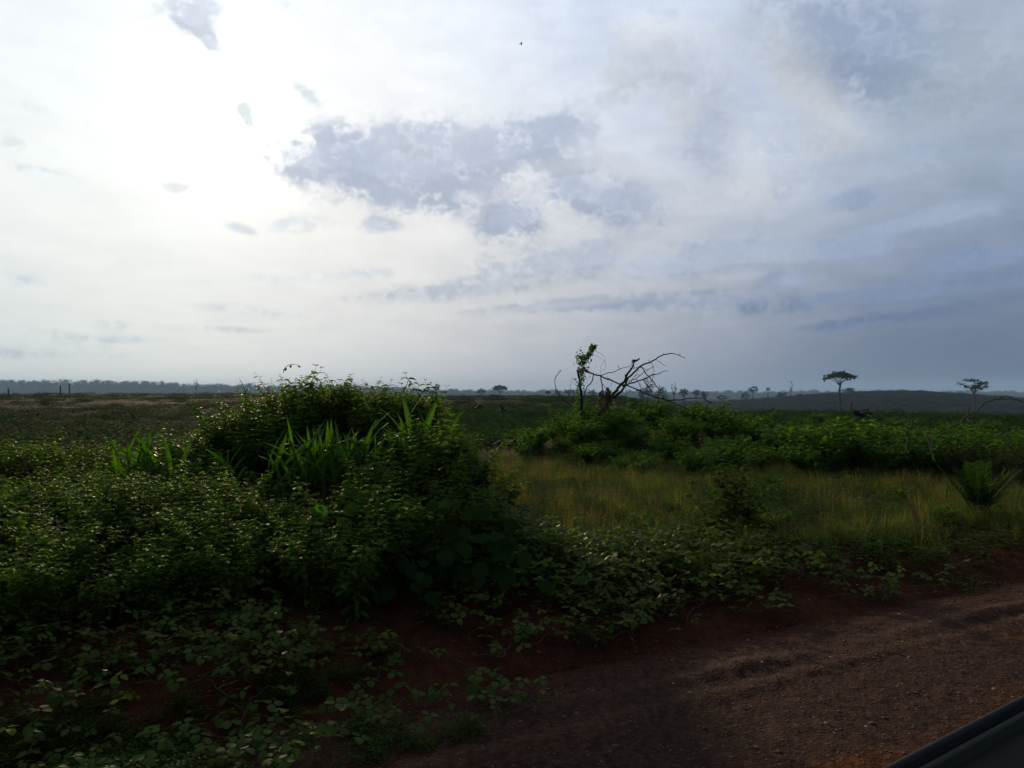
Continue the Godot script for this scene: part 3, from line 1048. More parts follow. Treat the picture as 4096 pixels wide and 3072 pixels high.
func build_thicket() -> void:
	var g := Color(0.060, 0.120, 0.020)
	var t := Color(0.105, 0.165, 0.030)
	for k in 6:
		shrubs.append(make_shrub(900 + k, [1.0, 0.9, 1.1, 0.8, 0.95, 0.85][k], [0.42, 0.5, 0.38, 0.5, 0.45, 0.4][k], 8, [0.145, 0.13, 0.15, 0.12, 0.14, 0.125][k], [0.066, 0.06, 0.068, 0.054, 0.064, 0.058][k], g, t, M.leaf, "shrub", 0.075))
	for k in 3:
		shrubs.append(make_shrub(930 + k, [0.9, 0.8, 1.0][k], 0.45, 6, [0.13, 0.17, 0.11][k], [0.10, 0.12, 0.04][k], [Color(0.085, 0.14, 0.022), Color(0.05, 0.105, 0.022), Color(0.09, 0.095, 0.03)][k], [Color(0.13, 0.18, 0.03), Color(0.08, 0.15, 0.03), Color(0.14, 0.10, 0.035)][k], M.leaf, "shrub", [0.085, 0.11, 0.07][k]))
	rng.seed = 4242
	var put := []
	# centre x, z, half sizes, count, size from, size to, region
	var beds := [
		[-2.35, -10.3, 1.75, 1.1, 60, 0.72, 0.95, 0], [-3.2, -9.6, 0.8, 0.5, 14, 0.6, 0.8, 0], [-1.85, -10.0, 0.5, 0.6, 14, 0.78, 0.92, 0], [-1.15, -9.7, 0.6, 0.7, 24, 0.5, 0.72, 0],
		[-0.75, -7.7, 0.62, 0.75, 26, 0.6, 0.8, 1], [-0.35, -6.9, 0.5, 0.5, 12, 0.5, 0.65, 1],
		[-5.6, -9.3, 1.8, 1.3, 46, 0.55, 0.78, 2], [-4.4, -8.4, 1.4, 0.9, 22, 0.45, 0.68, 2], [-3.8, -9.2, 0.7, 0.6, 14, 0.72, 0.95, 2],
		[-3.3, -6.7, 1.7, 0.8, 46, 0.42, 0.62, 3], [-2.0, -6.2, 1.1, 0.7, 36, 0.42, 0.6, 3], [-3.9, -5.6, 0.9, 0.7, 22, 0.5, 0.75, 3], [-1.1, -6.1, 0.6, 0.5, 16, 0.5, 0.72, 3],
		[-4.4, -6.9, 1.0, 1.0, 24, 0.5, 0.7, 3], [-2.9, -5.3, 0.7, 0.4, 12, 0.4, 0.55, 3],
	]
	var labs := ["shrub in the tall dark thicket", "shrub in the front right clump", "shrub on the low left shelf", "shrub on the front slope"]
	var grps := ["shrubs of the tall dark thicket", "shrubs of the front right clump", "shrubs of the low left shelf", "shrubs of the front slope"]
	for b in beds:
		for k: int in int(b[4]):
			var x: float = b[0] + rng.randfn(0, 0.5) * b[2]
			var z: float = b[1] + rng.randfn(0, 0.5) * b[3]
			if 512 + F * x / -z < -70 or edge_s(x, z) < (1.2 if edge_t(x, z) < -0.9 else 1.75):
				continue
			var p := on_ground(x, z)
			p.y -= 0.04
			adopt(shrubs[rng.randi() % 6 if rng.randf() < 0.74 else 6 + rng.randi() % 3], p, rf(0, TAU), rf(b[5], b[6]), labs[b[7]] + where_in(p, b[7]), "shrub", grps[b[7]] + where_in(p, b[7]))

func where_in(p: Vector3, bed: int) -> String:
	var px := 512 + F * p.x / -p.z
	if bed == 0:
		return ", left end" if px < 265 else (", middle" if px < 345 else ", right end")
	if bed == 1:
		return ", near the strap leaves" if px < 440 else ", right corner"
	var at := ", left edge of the photo" if px < 70 else (", below the wide strap leaf clump" if px < 205 else (", below the tall strap leaf clump" if px < 350 else ", beside the hanging leaves"))
	if bed == 2:
		return ", near the left edge" if px < 70 else ", by the wide strap leaf clump"
	return at + (", front row" if edge_s(p.x, p.z) < 1.9 else "")

# ---------------------------------------------------------------- dead wood
func heap_pt(cx: float, cy: float, dz: float) -> Vector3:
	return seen(475 + cx * 0.1243, 325 + cy * 0.1243, 20.5 + dz)

func limb(parent: Node3D, called: String, pts: Array, r0: float, r1: float, wave: float, col: Color) -> void:
	var mb := MB.new()
	var local := []
	for p in pts:
		local.append(p - parent.position)
	tube(mb, grown(local, wave * 1.7, 4), r0, r1, 6, vary(col, 0.15))
	part(called, mb.done(M.bark), parent)

func build_dead_wood() -> void:
	rng.seed = 313
	var dark := Color(0.024, 0.020, 0.019)
	var base := heap_pt(1040, 660, 0)
	var t := thing("fallen_tree", "dead fallen tree with bare dark branches sticking out of the bushes", "dead tree", base)
	var H := func(a: Array, z0: float, z1: float) -> Array:
		var out := []
		for k in a.size():
			out.append(heap_pt(a[k].x, a[k].y, lerpf(z0, z1, float(k) / (a.size() - 1))))
		return out
	limb(t, "trunk", H.call([Vector2(990, 720), Vector2(1080, 600), Vector2(1150, 510), Vector2(1205, 450), Vector2(1222, 400), Vector2(1262, 352), Vector2(1280, 296), Vector2(1318, 268)], 0, 0.2), 0.048, 0.020, 0.012, dark)
	limb(t, "broken_stub", H.call([Vector2(1218, 440), Vector2(1212, 400)], 0.05, 0.0), 0.035, 0.03, 0.0, dark)
	limb(t, "broken_stub", H.call([Vector2(1280, 310), Vector2(1270, 286), Vector2(1300, 284)], 0.2, 0.2), 0.025, 0.02, 0.0, dark)
	limb(t, "branch", H.call([Vector2(1110, 590), Vector2(1190, 520), Vector2(1230, 430), Vector2(1330, 335), Vector2(1420, 295), Vector2(1520, 240), Vector2(1600, 230), Vector2(1690, 264)], 0, 0.9), 0.034, 0.008, 0.008, dark)
	limb(t, "branch", H.call([Vector2(880, 372), Vector2(1010, 412), Vector2(1180, 478), Vector2(1290, 510), Vector2(1400, 560), Vector2(1530, 602), Vector2(1650, 602), Vector2(1790, 582), Vector2(1860, 600), Vector2(1905, 630)], -0.5, 0.7), 0.020, 0.012, 0.008, dark)
	limb(t, "branch", H.call([Vector2(1330, 330), Vector2(1400, 415), Vector2(1470, 500), Vector2(1530, 610)], 0.4, 0.1), 0.016, 0.011, 0.008, dark)
	limb(t, "branch", H.call([Vector2(1180, 492), Vector2(1340, 442), Vector2(1480, 388), Vector2(1555, 366)], 0.1, -0.6), 0.022, 0.005, 0.008, dark)
	limb(t, "branch", H.call([Vector2(1010, 412), Vector2(1150, 362), Vector2(1255, 325)], -0.2, 0.4), 0.011, 0.006, 0.008, dark)
	limb(t, "branch", H.call([Vector2(1010, 405), Vector2(1022, 480), Vector2(1030, 560)], -0.2, -0.3), 0.018, 0.012, 0.006, dark)
	limb(t, "branch", H.call([Vector2(1120, 580), Vector2(1180, 530), Vector2(1215, 480)], -0.1, 0.0), 0.03, 0.02, 0.006, dark)
	limb(t, "branch", H.call([Vector2(1350, 440), Vector2(1400, 500), Vector2(1440, 580)], -0.2, 0.2), 0.014, 0.008, 0.008, dark)
	limb(t, "branch", H.call([Vector2(1230, 460), Vector2(1310, 420), Vector2(1360, 380), Vector2(1440, 330)], 0.2, 0.5), 0.012, 0.006, 0.008, dark)
	limb(t, "branch", H.call([Vector2(1540, 610), Vector2(1650, 650), Vector2(1760, 700)], 0.0, -0.6), 0.014, 0.008, 0.008, dark)
	var tw := [[1420, 305, 1440, 370, 1425, 400], [1465, 285, 1510, 315, 1545, 332], [1160, 362, 1155, 335, 1150, 325], [1290, 350, 1260, 320, 1265, 280], [1320, 340, 1300, 400, 1260, 440], [1240, 350, 1330, 345, 1390, 360], [1360, 430, 1420, 400, 1500, 395], [1325, 470, 1350, 540, 1355, 590], [1440, 400, 1425, 470, 1440, 520], [1250, 470, 1290, 410, 1330, 395], [1480, 480, 1490, 520, 1480, 590], [1020, 470, 1050, 500, 1080, 520], [1520, 240, 1515, 232, 1512, 226], [1400, 300, 1405, 290, 1400, 280], [1210, 480, 1215, 540, 1212, 580], [1300, 440, 1330, 500, 1340, 560], [1390, 470, 1420, 455, 1450, 470], [1640, 232, 1650, 236, 1648, 245], [1690, 598, 1700, 590, 1705, 580], [1060, 420, 1100, 450, 1090, 500]]
	for q in tw:
		limb(t, "twig", H.call([Vector2(q[0], q[1]), Vector2(q[2], q[3]), Vector2(q[4], q[5])], rf(-0.2, 0.5), rf(-0.5, 0.8)), 0.0075, 0.004, 0.008, dark)
	# a shaggy bundle of dead roots at its foot
	for k in 34:
		var x := rf(1005, 1110)
		var y0 := 520 + absf(x - 1070) * 0.5 + rf(-20, 30)
		limb(t, "root", H.call([Vector2(x, y0), Vector2(x + rf(-25, 15), y0 + 70), Vector2(x + rf(-50, 20), rf(670, 730))], rf(-0.35, 0.1), rf(-0.5, 0.1)), rf(0.008, 0.02), 0.004, 0.02, Color(0.050, 0.036, 0.024))
	# the snag wrapped in vines
	var sb := heap_pt(850, 650, -0.6)
	var s := thing("vine_covered_snag", "upright broken trunk wrapped in green climbing vines left of the fallen tree", "dead tree", sb)
	limb(s, "trunk", H.call([Vector2(858, 690), Vector2(856, 600), Vector2(850, 520), Vector2(838, 430), Vector2(824, 358)], -0.6, -0.6), 0.042, 0.026, 0.006, dark)
	limb(s, "branch", H.call([Vector2(832, 382), Vector2(870, 350), Vector2(895, 365), Vector2(950, 395)], -0.6, -0.4), 0.026, 0.014, 0.006, dark)
	limb(s, "branch", H.call([Vector2(952, 400), Vector2(945, 445), Vector2(890, 520), Vector2(862, 640)], -0.4, -0.6), 0.014, 0.012, 0.006, dark)
	limb(s, "vine_stem", H.call([Vector2(840, 640), Vector2(826, 520), Vector2(862, 430), Vector2(868, 350), Vector2(850, 290), Vector2(862, 250), Vector2(905, 260), Vector2(930, 215), Vector2(945, 165)], -0.7, -0.5), 0.008, 0.004, 0.02, Color(0.03, 0.05, 0.015))
	limb(s, "vine_stem", H.call([Vector2(690, 365), Vector2(648, 425), Vector2(646, 510), Vector2(690, 585), Vector2(790, 658)], -0.7, -0.5), 0.009, 0.010, 0.008, dark)
	limb(s, "vine_stem", H.call([Vector2(688, 370), Vector2(682, 355)], -0.7, -0.7), 0.006, 0.003, 0.0, dark)
	limb(s, "vine_stem", H.call([Vector2(955, 205), Vector2(1010, 230), Vector2(1045, 275), Vector2(1018, 320), Vector2(1012, 400)], -0.4, -0.3), 0.004, 0.003, 0.006, dark)
	limb(s, "vine_stem", H.call([Vector2(960, 240), Vector2(1030, 280), Vector2(1055, 320), Vector2(1030, 370)], -0.4, -0.2), 0.003, 0.003, 0.006, dark)
	limb(s, "vine_stem", H.call([Vector2(790, 420), Vector2(770, 480), Vector2(762, 560)], -0.7, -0.6), 0.004, 0.003, 0.006, dark)
	var fol := MB.new()
	var run := [Vector3(845, 640, 40), Vector3(832, 560, 34), Vector3(840, 480, 30), Vector3(862, 420, 24), Vector3(868, 350, 34), Vector3(856, 300, 40), Vector3(850, 255, 46), Vector3(885, 290, 40), Vector3(905, 255, 28), Vector3(935, 210, 20), Vector3(945, 170, 18), Vector3(965, 178, 16)]
	for k in 620:
		var f := pow(rng.randf(), 0.8) * (run.size() - 1.001)
		var i := int(f)
		var q: Vector3 = (run[i] as Vector3).lerp(run[i + 1], f - i)
		var p := heap_pt(q.x + rng.randfn(0, 0.5) * q.z, q.y + rng.randfn(0, 0.5) * q.z, -0.6 + rng.randfn(0, 0.09)) - s.position
		leaf(fol, p, Vector3(rf(-1, 1), rf(-1.2, 0.4), rf(-1, 1)), Vector3(rf(-1, 1), 1, rf(-1, 1)), rf(0.05, 0.085), rf(0.035, 0.055), 0.5, 0.2, vary(Color(0.05, 0.10, 0.024), 0.3), OVATE_T, OVATE_W)
	for k in 50:
		var p := heap_pt(rf(760, 990), rf(160, 470), -0.6 + rng.randfn(0, 0.15)) - s.position
		leaf(fol, p, Vector3(rf(-1, 1), rf(-1, 0.3), rf(-1, 1)), Vector3.UP, rf(0.03, 0.05), 0.03, 0.5, 0.2, vary(Color(0.04, 0.08, 0.02), 0.3), OVATE_T, OVATE_W)
	part("vine_foliage", fol.done(M.soft), s, "stuff")
	# loose sticks on the right
	var R := func(a: Array, d0: float, d1: float) -> Array:
		var out := []
		for k in a.size():
			out.append(seen(749 + a[k].x * 0.1243, 350 + a[k].y * 0.1243, lerpf(d0, d1, float(k) / (a.size() - 1))))
		return out
	var tan_c := Color(0.07, 0.054, 0.038)
	var b1 := on_ground(10.4, -17.0)
	var l := thing("leaning_branch", "long pale dead branch rising to the right edge over the bushes", "branch", b1)
	limb(l, "branch", R.call([Vector2(1400, 770), Vector2(1530, 695), Vector2(1640, 620), Vector2(1740, 558), Vector2(1805, 528), Vector2(1850, 470), Vector2(1890, 430), Vector2(2010, 392), Vector2(2140, 396), Vector2(2240, 430)], 16.5, 16.0), 0.020, 0.009, 0.012, tan_c)
	limb(l, "fork", R.call([Vector2(1735, 560), Vector2(1762, 500), Vector2(1755, 445)], 16.2, 16.4), 0.022, 0.008, 0.008, tan_c)
	limb(l, "fork", R.call([Vector2(1700, 585), Vector2(1735, 540), Vector2(1760, 470)], 16.2, 16.0), 0.016, 0.006, 0.008, tan_c)
	limb(l, "fork", R.call([Vector2(1745, 556), Vector2(1775, 572)], 16.2, 15.9), 0.01, 0.005, 0.0, tan_c)
	limb(l, "twig", R.call([Vector2(2010, 392), Vector2(2060, 370), Vector2(2120, 378)], 16.0, 15.8), 0.01, 0.005, 0.004, dark)
	var b2 := on_ground(7.2, -13.9)
	var k1 := thing("crooked_stick", "crooked mossy stick standing in the weeds left of the leaning branch", "stick", b2)
	limb(k1, "stick", R.call([Vector2(1260, 830), Vector2(1272, 770), Vector2(1282, 705), Vector2(1264, 665), Vector2(1300, 622), Vector2(1312, 590), Vector2(1316, 565)], 14, 14), 0.022, 0.012, 0.004, Color(0.045, 0.05, 0.02))
	limb(k1, "twig_stub", R.call([Vector2(1268, 665), Vector2(1254, 650)], 14, 14), 0.01, 0.006, 0.0, Color(0.045, 0.05, 0.02))
	var b3 := on_ground(8.1, -13.2)
	var k2 := thing("bare_stick", "straight pale bare stick leaning left in the dark bank", "stick", b3)
	limb(k2, "stick", R.call([Vector2(1490, 890), Vector2(1478, 850), Vector2(1452, 765), Vector2(1430, 670)], 13.2, 13.2), 0.018, 0.009, 0.003, Color(0.09, 0.08, 0.06))
	limb(k2, "twig_stub", R.call([Vector2(1440, 715), Vector2(1425, 690)], 13.2, 13.2), 0.007, 0.004, 0.0, Color(0.09, 0.08, 0.06))

# ---------------------------------------------------------------- grass
func build_grass() -> void:
	rng.seed = 99
	var tufts := []
	for v in 3:
		var mb := MB.new()
		for k in 14:
			var w := rf(0, TAU)
			var lean := rf(0.3, 1.5)
			leaf(mb, Vector3(cos(w), 0, sin(w)) * rf(0, 0.1), Vector3(cos(w) * lean, 1, sin(w) * lean), Vector3(-cos(w), 0.2, -sin(w)), rf(0.2, 0.46), rf(0.006, 0.011), -rf(0.3, 1.4), 0.1, vary(Color.WHITE, 0.25), GRASS_T, GRASS_W)
		tufts.append(mb.done(M.grass))
	# airy seed heads on thin stems
	var heads := []
	for v in 2:
		var mb := MB.new()
		for k in 7:
			var w := rf(0, TAU)
			var lean := rf(0.1, 0.9)
			var hh := rf(0.28, 0.5)
			var a := Vector3(cos(w), 0, sin(w)) * rf(0, 0.08)
			var b := a + Vector3(cos(w) * lean * hh, hh, sin(w) * lean * hh)
			leaf(mb, a, b - a, Vector3(-cos(w), 0.2, -sin(w)), hh, 0.0035, 0.0, 0.1, Color.WHITE, GRASS_T, [1.0, 1.0, 0.6])
			for j in 16:
				var p := a.lerp(b, rf(0.55, 1.05)) + Vector3(rng.randfn(0, 0.035), rng.randfn(0, 0.02), rng.randfn(0, 0.035))
				leaf(mb, p, Vector3(rf(-1, 1), rf(0, 1), rf(-1, 1)), Vector3.UP, 0.014, 0.005, 0.2, 0.1, vary(Color.WHITE, 0.3), GRASS_T, [0.4, 1.0, 0.0])
		heads.append(mb.done(M.grass))
	var lists := [[], [], [], [], []]
	var tints := [[], [], [], [], []]
	for k in 30000:
		var z := -7.0 - 13.5 * rng.randf()
		var x := rf(-0.6, 14.5)
		if x > -z * 0.75 + 1.0:
			continue
		var s := edge_s(x, z)
		if s < 0.9:
			continue
		var q := n_wide.get_noise_2d(x * 5, z * 5) + 0.6 * n_bump.get_noise_2d(x * 7, z * 7)
		var keep := smooth(s + q * 1.2, 1.5, 3.0)
		if x < 0.6 + 0.0 * z:
			keep *= smooth(-z, 9.0, 11.5)
		if z < -17.5:
			keep *= 0.55
		keep *= 0.03 + 0.97 * smooth(q, -0.30, 0.20)
		if rng.randf() > keep:
			continue
		var p := on_ground(x, z)
		var sz := rf(0.27, 0.54) * (0.55 + 0.9 * clampf(0.5 + 1.6 * n_bump.get_noise_2d(x * 14, z * 14), 0, 1))
		var b := Basis.from_euler(Vector3(rf(-0.15, 0.15), rf(0, TAU), rf(-0.15, 0.15))).scaled(Vector3.ONE * sz)
		var dry := clampf(0.5 + 1.3 * n_wide.get_noise_2d(x * 4 + 50, z * 7), 0, 1)
		if rng.randf() < 0.66:
			var v := rng.randi() % 3
			lists[v].append(Transform3D(b, p))
			tints[v].append(vary(Color(0.085, 0.150, 0.022).lerp(Color(0.200, 0.170, 0.045), dry * 0.55 * smooth(-z, 8.5, 12)), 0.22))
		else:
			var v := 3 + rng.randi() % 2
			lists[v].append(Transform3D(b.scaled(Vector3.ONE * 1.15), p))
			tints[v].append(vary(Color(0.165, 0.158, 0.052).lerp(Color(0.200, 0.135, 0.068), dry), 0.2))
	for v in 3:
		scatter("grass", tufts[v], lists[v], tints[v], ["green and tawny grass blades in the middle clearing", "leaning long grass in the middle clearing", "short mixed grass blades in the clearing"][v], "grass")
	for v in 2:
		scatter("seeding_grass", heads[v], lists[3 + v], tints[3 + v], ["golden brown seed heads floating over the grass", "reddish seed heads over the grass"][v], "grass")
	# low leafy herbs among the grass and out onto the verge
	var herb := MB.new()
	for k in 26:
		var w := rf(0, TAU)
		var y := rf(0.02, 0.22)
		leaf(herb, Vector3(cos(w) * rf(0, 0.1), y, sin(w) * rf(0, 0.1)), Vector3(cos(w), rf(-0.1, 0.6), sin(w)), Vector3.UP, rf(0.035, 0.07), rf(0.015, 0.03), 0.5, 0.2, vary(Color.WHITE, 0.3), OVATE_T, OVATE_W)
	var xf := []
	var cols := []
	for k in 1500:
		var ti := rf(-2.8, 0.3)
		var p := Vector3(-0.33, 0, -3.88) + Vector3(0.883, 0, -0.471) * ti + Vector3(-0.471, 0, -0.883) * rf(0.12, 1.3)
		if n_wide.get_noise_2d(p.x * 14, p.z * 14) < 0.02 + 0.10 * (ti + 1.0):
			continue
		p.y = maxf(ground_y(p.x, p.z), road_y(edge_s(p.x, p.z), ti) - 0.07 * smooth(edge_s(p.x, p.z), 0.55, 1.0))
		xf.append(Transform3D(Basis(Vector3.UP, rf(0, TAU)).scaled(Vector3.ONE * rf(0.3, 0.6)), p))
		cols.append(vary(Color(0.040, 0.085, 0.016), 0.35))
	for k in 16000:
		var x := rf(-3.5, 13.0)
		var z := rf(-19, -4.5)
		var s := edge_s(x, z)
		var q := n_wide.get_noise_2d(x * 8, z * 8)
		if s < 0.75 or x > -z * 0.75 + 1.0:
			continue
		if rng.randf() > smooth(s + q * 1.3 + (0.55 if x > 2.8 else 0.0), 1.3, 2.8) * (1.0 if s > 3 else 0.85):
			continue
		xf.append(Transform3D(Basis(Vector3.UP, rf(0, TAU)).scaled(Vector3.ONE * rf(0.5, 1.25)), on_ground(x, z)))
		cols.append(vary(Color(0.040, 0.085, 0.016).lerp(Color(0.10, 0.095, 0.026), rf(0, 0.5)), 0.35))
	scatter("low_herb", herb.done(M.soft), xf, cols, "low leafy herbs covering the soil between the grass and the road", "weeds")

# ---------------------------------------------------------------- broad leaved plants
func one_leaf(length: float, width: float, droop: float, fold: float, col: Color, ts: Array, ws: Array, mat: Material, stalk := 0.0) -> ArrayMesh:
	var mb := MB.new()
	if stalk > 0:
		tube(mb, [Vector3(0, 0, 0), Vector3(0, stalk * 0.12, -stalk * 0.5), Vector3(0, 0, -stalk)], 0.003, 0.0025, 4, Color(0.05, 0.07, 0.02))
	leaf(mb, Vector3(0, 0, -stalk), Vector3(0, 0, -1), Vector3.UP, length, width, droop, fold, col, ts, ws)
	return mb.done(mat)

func aim(o: Node3D, at: Vector3, d: Vector3, up: Vector3, size: float) -> void:
	o.transform = Transform3D(Basis.looking_at(d.normalized(), up).scaled(Vector3.ONE * size), at)

func build_broad_plants() -> void:
	rng.seed = 555
	var blades := []
	for k in 9:
		var bc := Color(0.030, 0.070, 0.014).lerp(Color(0.070, 0.140, 0.014), [0.0, 0.2, 0.45, 0.1, 0.9, 0.3, 0.6, 0.15, 1.0][k])
		blades.append(one_leaf(0.5, [0.040, 0.032, 0.046, 0.036, 0.05, 0.03, 0.042, 0.034, 0.048][k], [0.7, 1.3, 0.4, 1.7, 0.8, 1.1, 0.5, 2.0, 0.25][k], 0.3, bc, BLADE_T, BLADE_W, M.blade))
	# strap leaved clumps: pixel of the foot, distance, leaves, size, spread, words
	var clumps := [
		[144, 472, 8.2, 60, 1.05, 0.9, "wide clump of upright strap leaves on the left shelf of the mound"],
		[324, 470, 7.8, 64, 1.1, 0.8, "tall clump of bright strap leaves in the middle of the mound"],
		[284, 476, 7.7, 22, 0.85, 0.8, "dim clump of strap leaves left of the tall bright one"],
		[418, 444, 7.9, 36, 0.95, 0.75, "clump of bright strap leaves over the front right shrubs"],
		[246, 400, 9.9, 4, 0.62, 0.2, "few strap leaves sticking up at the left end of the thicket top"],
		[322, 403, 9.9, 4, 0.62, 0.35, "few strap leaves sticking up at the middle of the thicket top"],
		[225, 478, 8.3, 16, 0.8, 0.9, "dark low clump of strap leaves under the tall thicket"],
		[372, 460, 7.8, 30, 0.9, 0.75, "clump of strap leaves between the tall bright clump and the front right shrubs"],
	]
	for c in clumps:
		var p := seen(c[0], c[1] - 7, c[2])
		var t := thing("strap_leaf_plant", c[6], "plant", p)
		for k: int in int(c[3]):
			var w := rf(0, TAU)
			var lean: float = c[5] * rng.randf()
			var o := part("leaf", blades[rng.randi() % 9], t)
			var wide: float = 0.34 * c[5] * c[4]
			aim(o, Vector3(rng.randfn(0, 0.5) * wide, rf(-0.22, 0.0), rng.randfn(0, 0.5) * wide), Vector3(cos(w) * lean, 1.0 - lean * 0.3, sin(w) * lean), Vector3(-cos(w), 0.25, -sin(w)).rotated(Vector3.UP, rf(-1.2, 1.2)), c[4] * rf(0.55, 1.2))
		var st := MB.new()
		tube(st, [Vector3(0, -0.6, 0), Vector3(0.01, -0.4, 0), Vector3(0, -0.15, 0)], 0.02, 0.015, 6, Color(0.04, 0.06, 0.02))
		part("stalk", st.done(M.bark), t)
	# big heart shaped leaves hanging over the shaded front of the clump
	var hearts := []
	for k in 4:
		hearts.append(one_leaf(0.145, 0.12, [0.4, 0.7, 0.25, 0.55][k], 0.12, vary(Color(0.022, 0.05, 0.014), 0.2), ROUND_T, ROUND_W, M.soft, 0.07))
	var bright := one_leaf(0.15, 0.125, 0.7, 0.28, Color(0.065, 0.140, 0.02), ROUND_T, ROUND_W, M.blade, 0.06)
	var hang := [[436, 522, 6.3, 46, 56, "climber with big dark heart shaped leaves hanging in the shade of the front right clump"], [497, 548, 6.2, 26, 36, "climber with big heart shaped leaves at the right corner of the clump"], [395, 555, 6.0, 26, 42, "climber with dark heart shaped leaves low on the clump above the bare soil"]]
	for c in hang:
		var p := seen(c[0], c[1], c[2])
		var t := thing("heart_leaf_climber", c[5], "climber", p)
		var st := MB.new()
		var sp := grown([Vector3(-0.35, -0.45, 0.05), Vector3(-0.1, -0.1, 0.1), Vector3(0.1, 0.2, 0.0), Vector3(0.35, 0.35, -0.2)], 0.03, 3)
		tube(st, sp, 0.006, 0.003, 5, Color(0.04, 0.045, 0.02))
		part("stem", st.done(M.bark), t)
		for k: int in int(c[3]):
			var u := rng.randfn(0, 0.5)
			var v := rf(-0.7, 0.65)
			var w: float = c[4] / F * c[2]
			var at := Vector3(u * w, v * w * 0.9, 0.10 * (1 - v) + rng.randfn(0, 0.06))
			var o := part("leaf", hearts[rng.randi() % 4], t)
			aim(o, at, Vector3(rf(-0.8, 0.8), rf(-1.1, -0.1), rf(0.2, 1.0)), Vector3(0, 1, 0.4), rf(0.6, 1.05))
	var bp := seen(332, 512, 6.3)
	var b := thing("round_leaf_plant", "plant with two large bright round leaves lit from behind, middle of the front slope", "plant", bp)
	for q in [[-0.03, 0.12, 0.05, -0.3, 1.0], [0.09, 0.10, 0.0, 0.9, 0.85], [-0.10, 0.0, 0.06, -0.8, 0.6], [0.12, -0.02, 0.05, 0.5, 0.55]]:
		var o := part("leaf", bright, b)
		aim(o, Vector3(q[0], q[1], q[2]), Vector3(q[3], -0.9, 0.55), Vector3(0, 0.5, 1), q[4])
	var bs := MB.new()
	tube(bs, [Vector3(0, -0.5, -0.05), Vector3(0.01, -0.2, -0.02), Vector3(0, 0.12, 0)], 0.008, 0.004, 5, Color(0.05, 0.07, 0.02))
	part("stem", bs.done(M.bark), b)
	# thin tendrils reaching out of the thicket
	var tend := [[[348, 470], [350, 455], [356, 447], [351, 438], [357, 432], 7.4, "pale curling tendril in front of the bright strap leaves"], [[482, 470], [487, 455], [484, 445], [478, 441], [472, 443], 7.2, "arching tendril over the right corner of the thicket"], [[403, 392], [406, 386], [408, 380], [405, 377], [401, 378], 9.3, "thin tendril curling up from the right end of the thicket top"], [[283, 372], [286, 367], [292, 364], [297, 365], [301, 366], 9.8, "thin tendril bowing over the thicket top"]]
	for q in tend:
		var pts := []
		for k in 5:
			pts.append(seen(q[k][0], q[k][1], q[5] + 0.03 * k))
		var t := thing("tendril", q[6], "tendril", pts[0])
		limb(t, "stem", pts, 0.005, 0.002, 0.004, Color(0.07, 0.085, 0.03))
		for k in 3:
			var o := part("leaf", bright if k == 0 else hearts[k], t)
			aim(o, pts[1 + k] - pts[0], Vector3(rf(-1, 1), -0.6, 0.6), Vector3.UP, 0.3)

# ---------------------------------------------------------------- creeping vines with three part leaves
func vine_leaf(sd: int, col: Color, size: float) -> ArrayMesh:
	rng.seed = sd
	var mb := MB.new()
	var hh := rf(0.07, 0.13)
	tube(mb, [Vector3(0, -hh, 0.02), Vector3(0, -hh * 0.4, 0.01), Vector3.ZERO], 0.0022, 0.0016, 3, Color(0.05, 0.07, 0.02))
	for k in 3:
		var w: float = [0.0, 1.75, -1.75][k]
		var d := Vector3(sin(w), rf(-0.25, 0.15), -cos(w))
		var up := Vector3(rf(-0.35, 0.35), 1, rf(-0.35, 0.35))
		var st := 0.022 if k == 0 else 0.006
		leaf(mb, d.normalized() * st, d, up, 0.068 * size * rf(0.9, 1.1), 0.056 * size * rf(0.9, 1.1), rf(0.2, 0.7), rf(0.05, 0.22), vary(col, 0.15), ROUND_T, ROUND_W)
	return mb.done(M.vine)

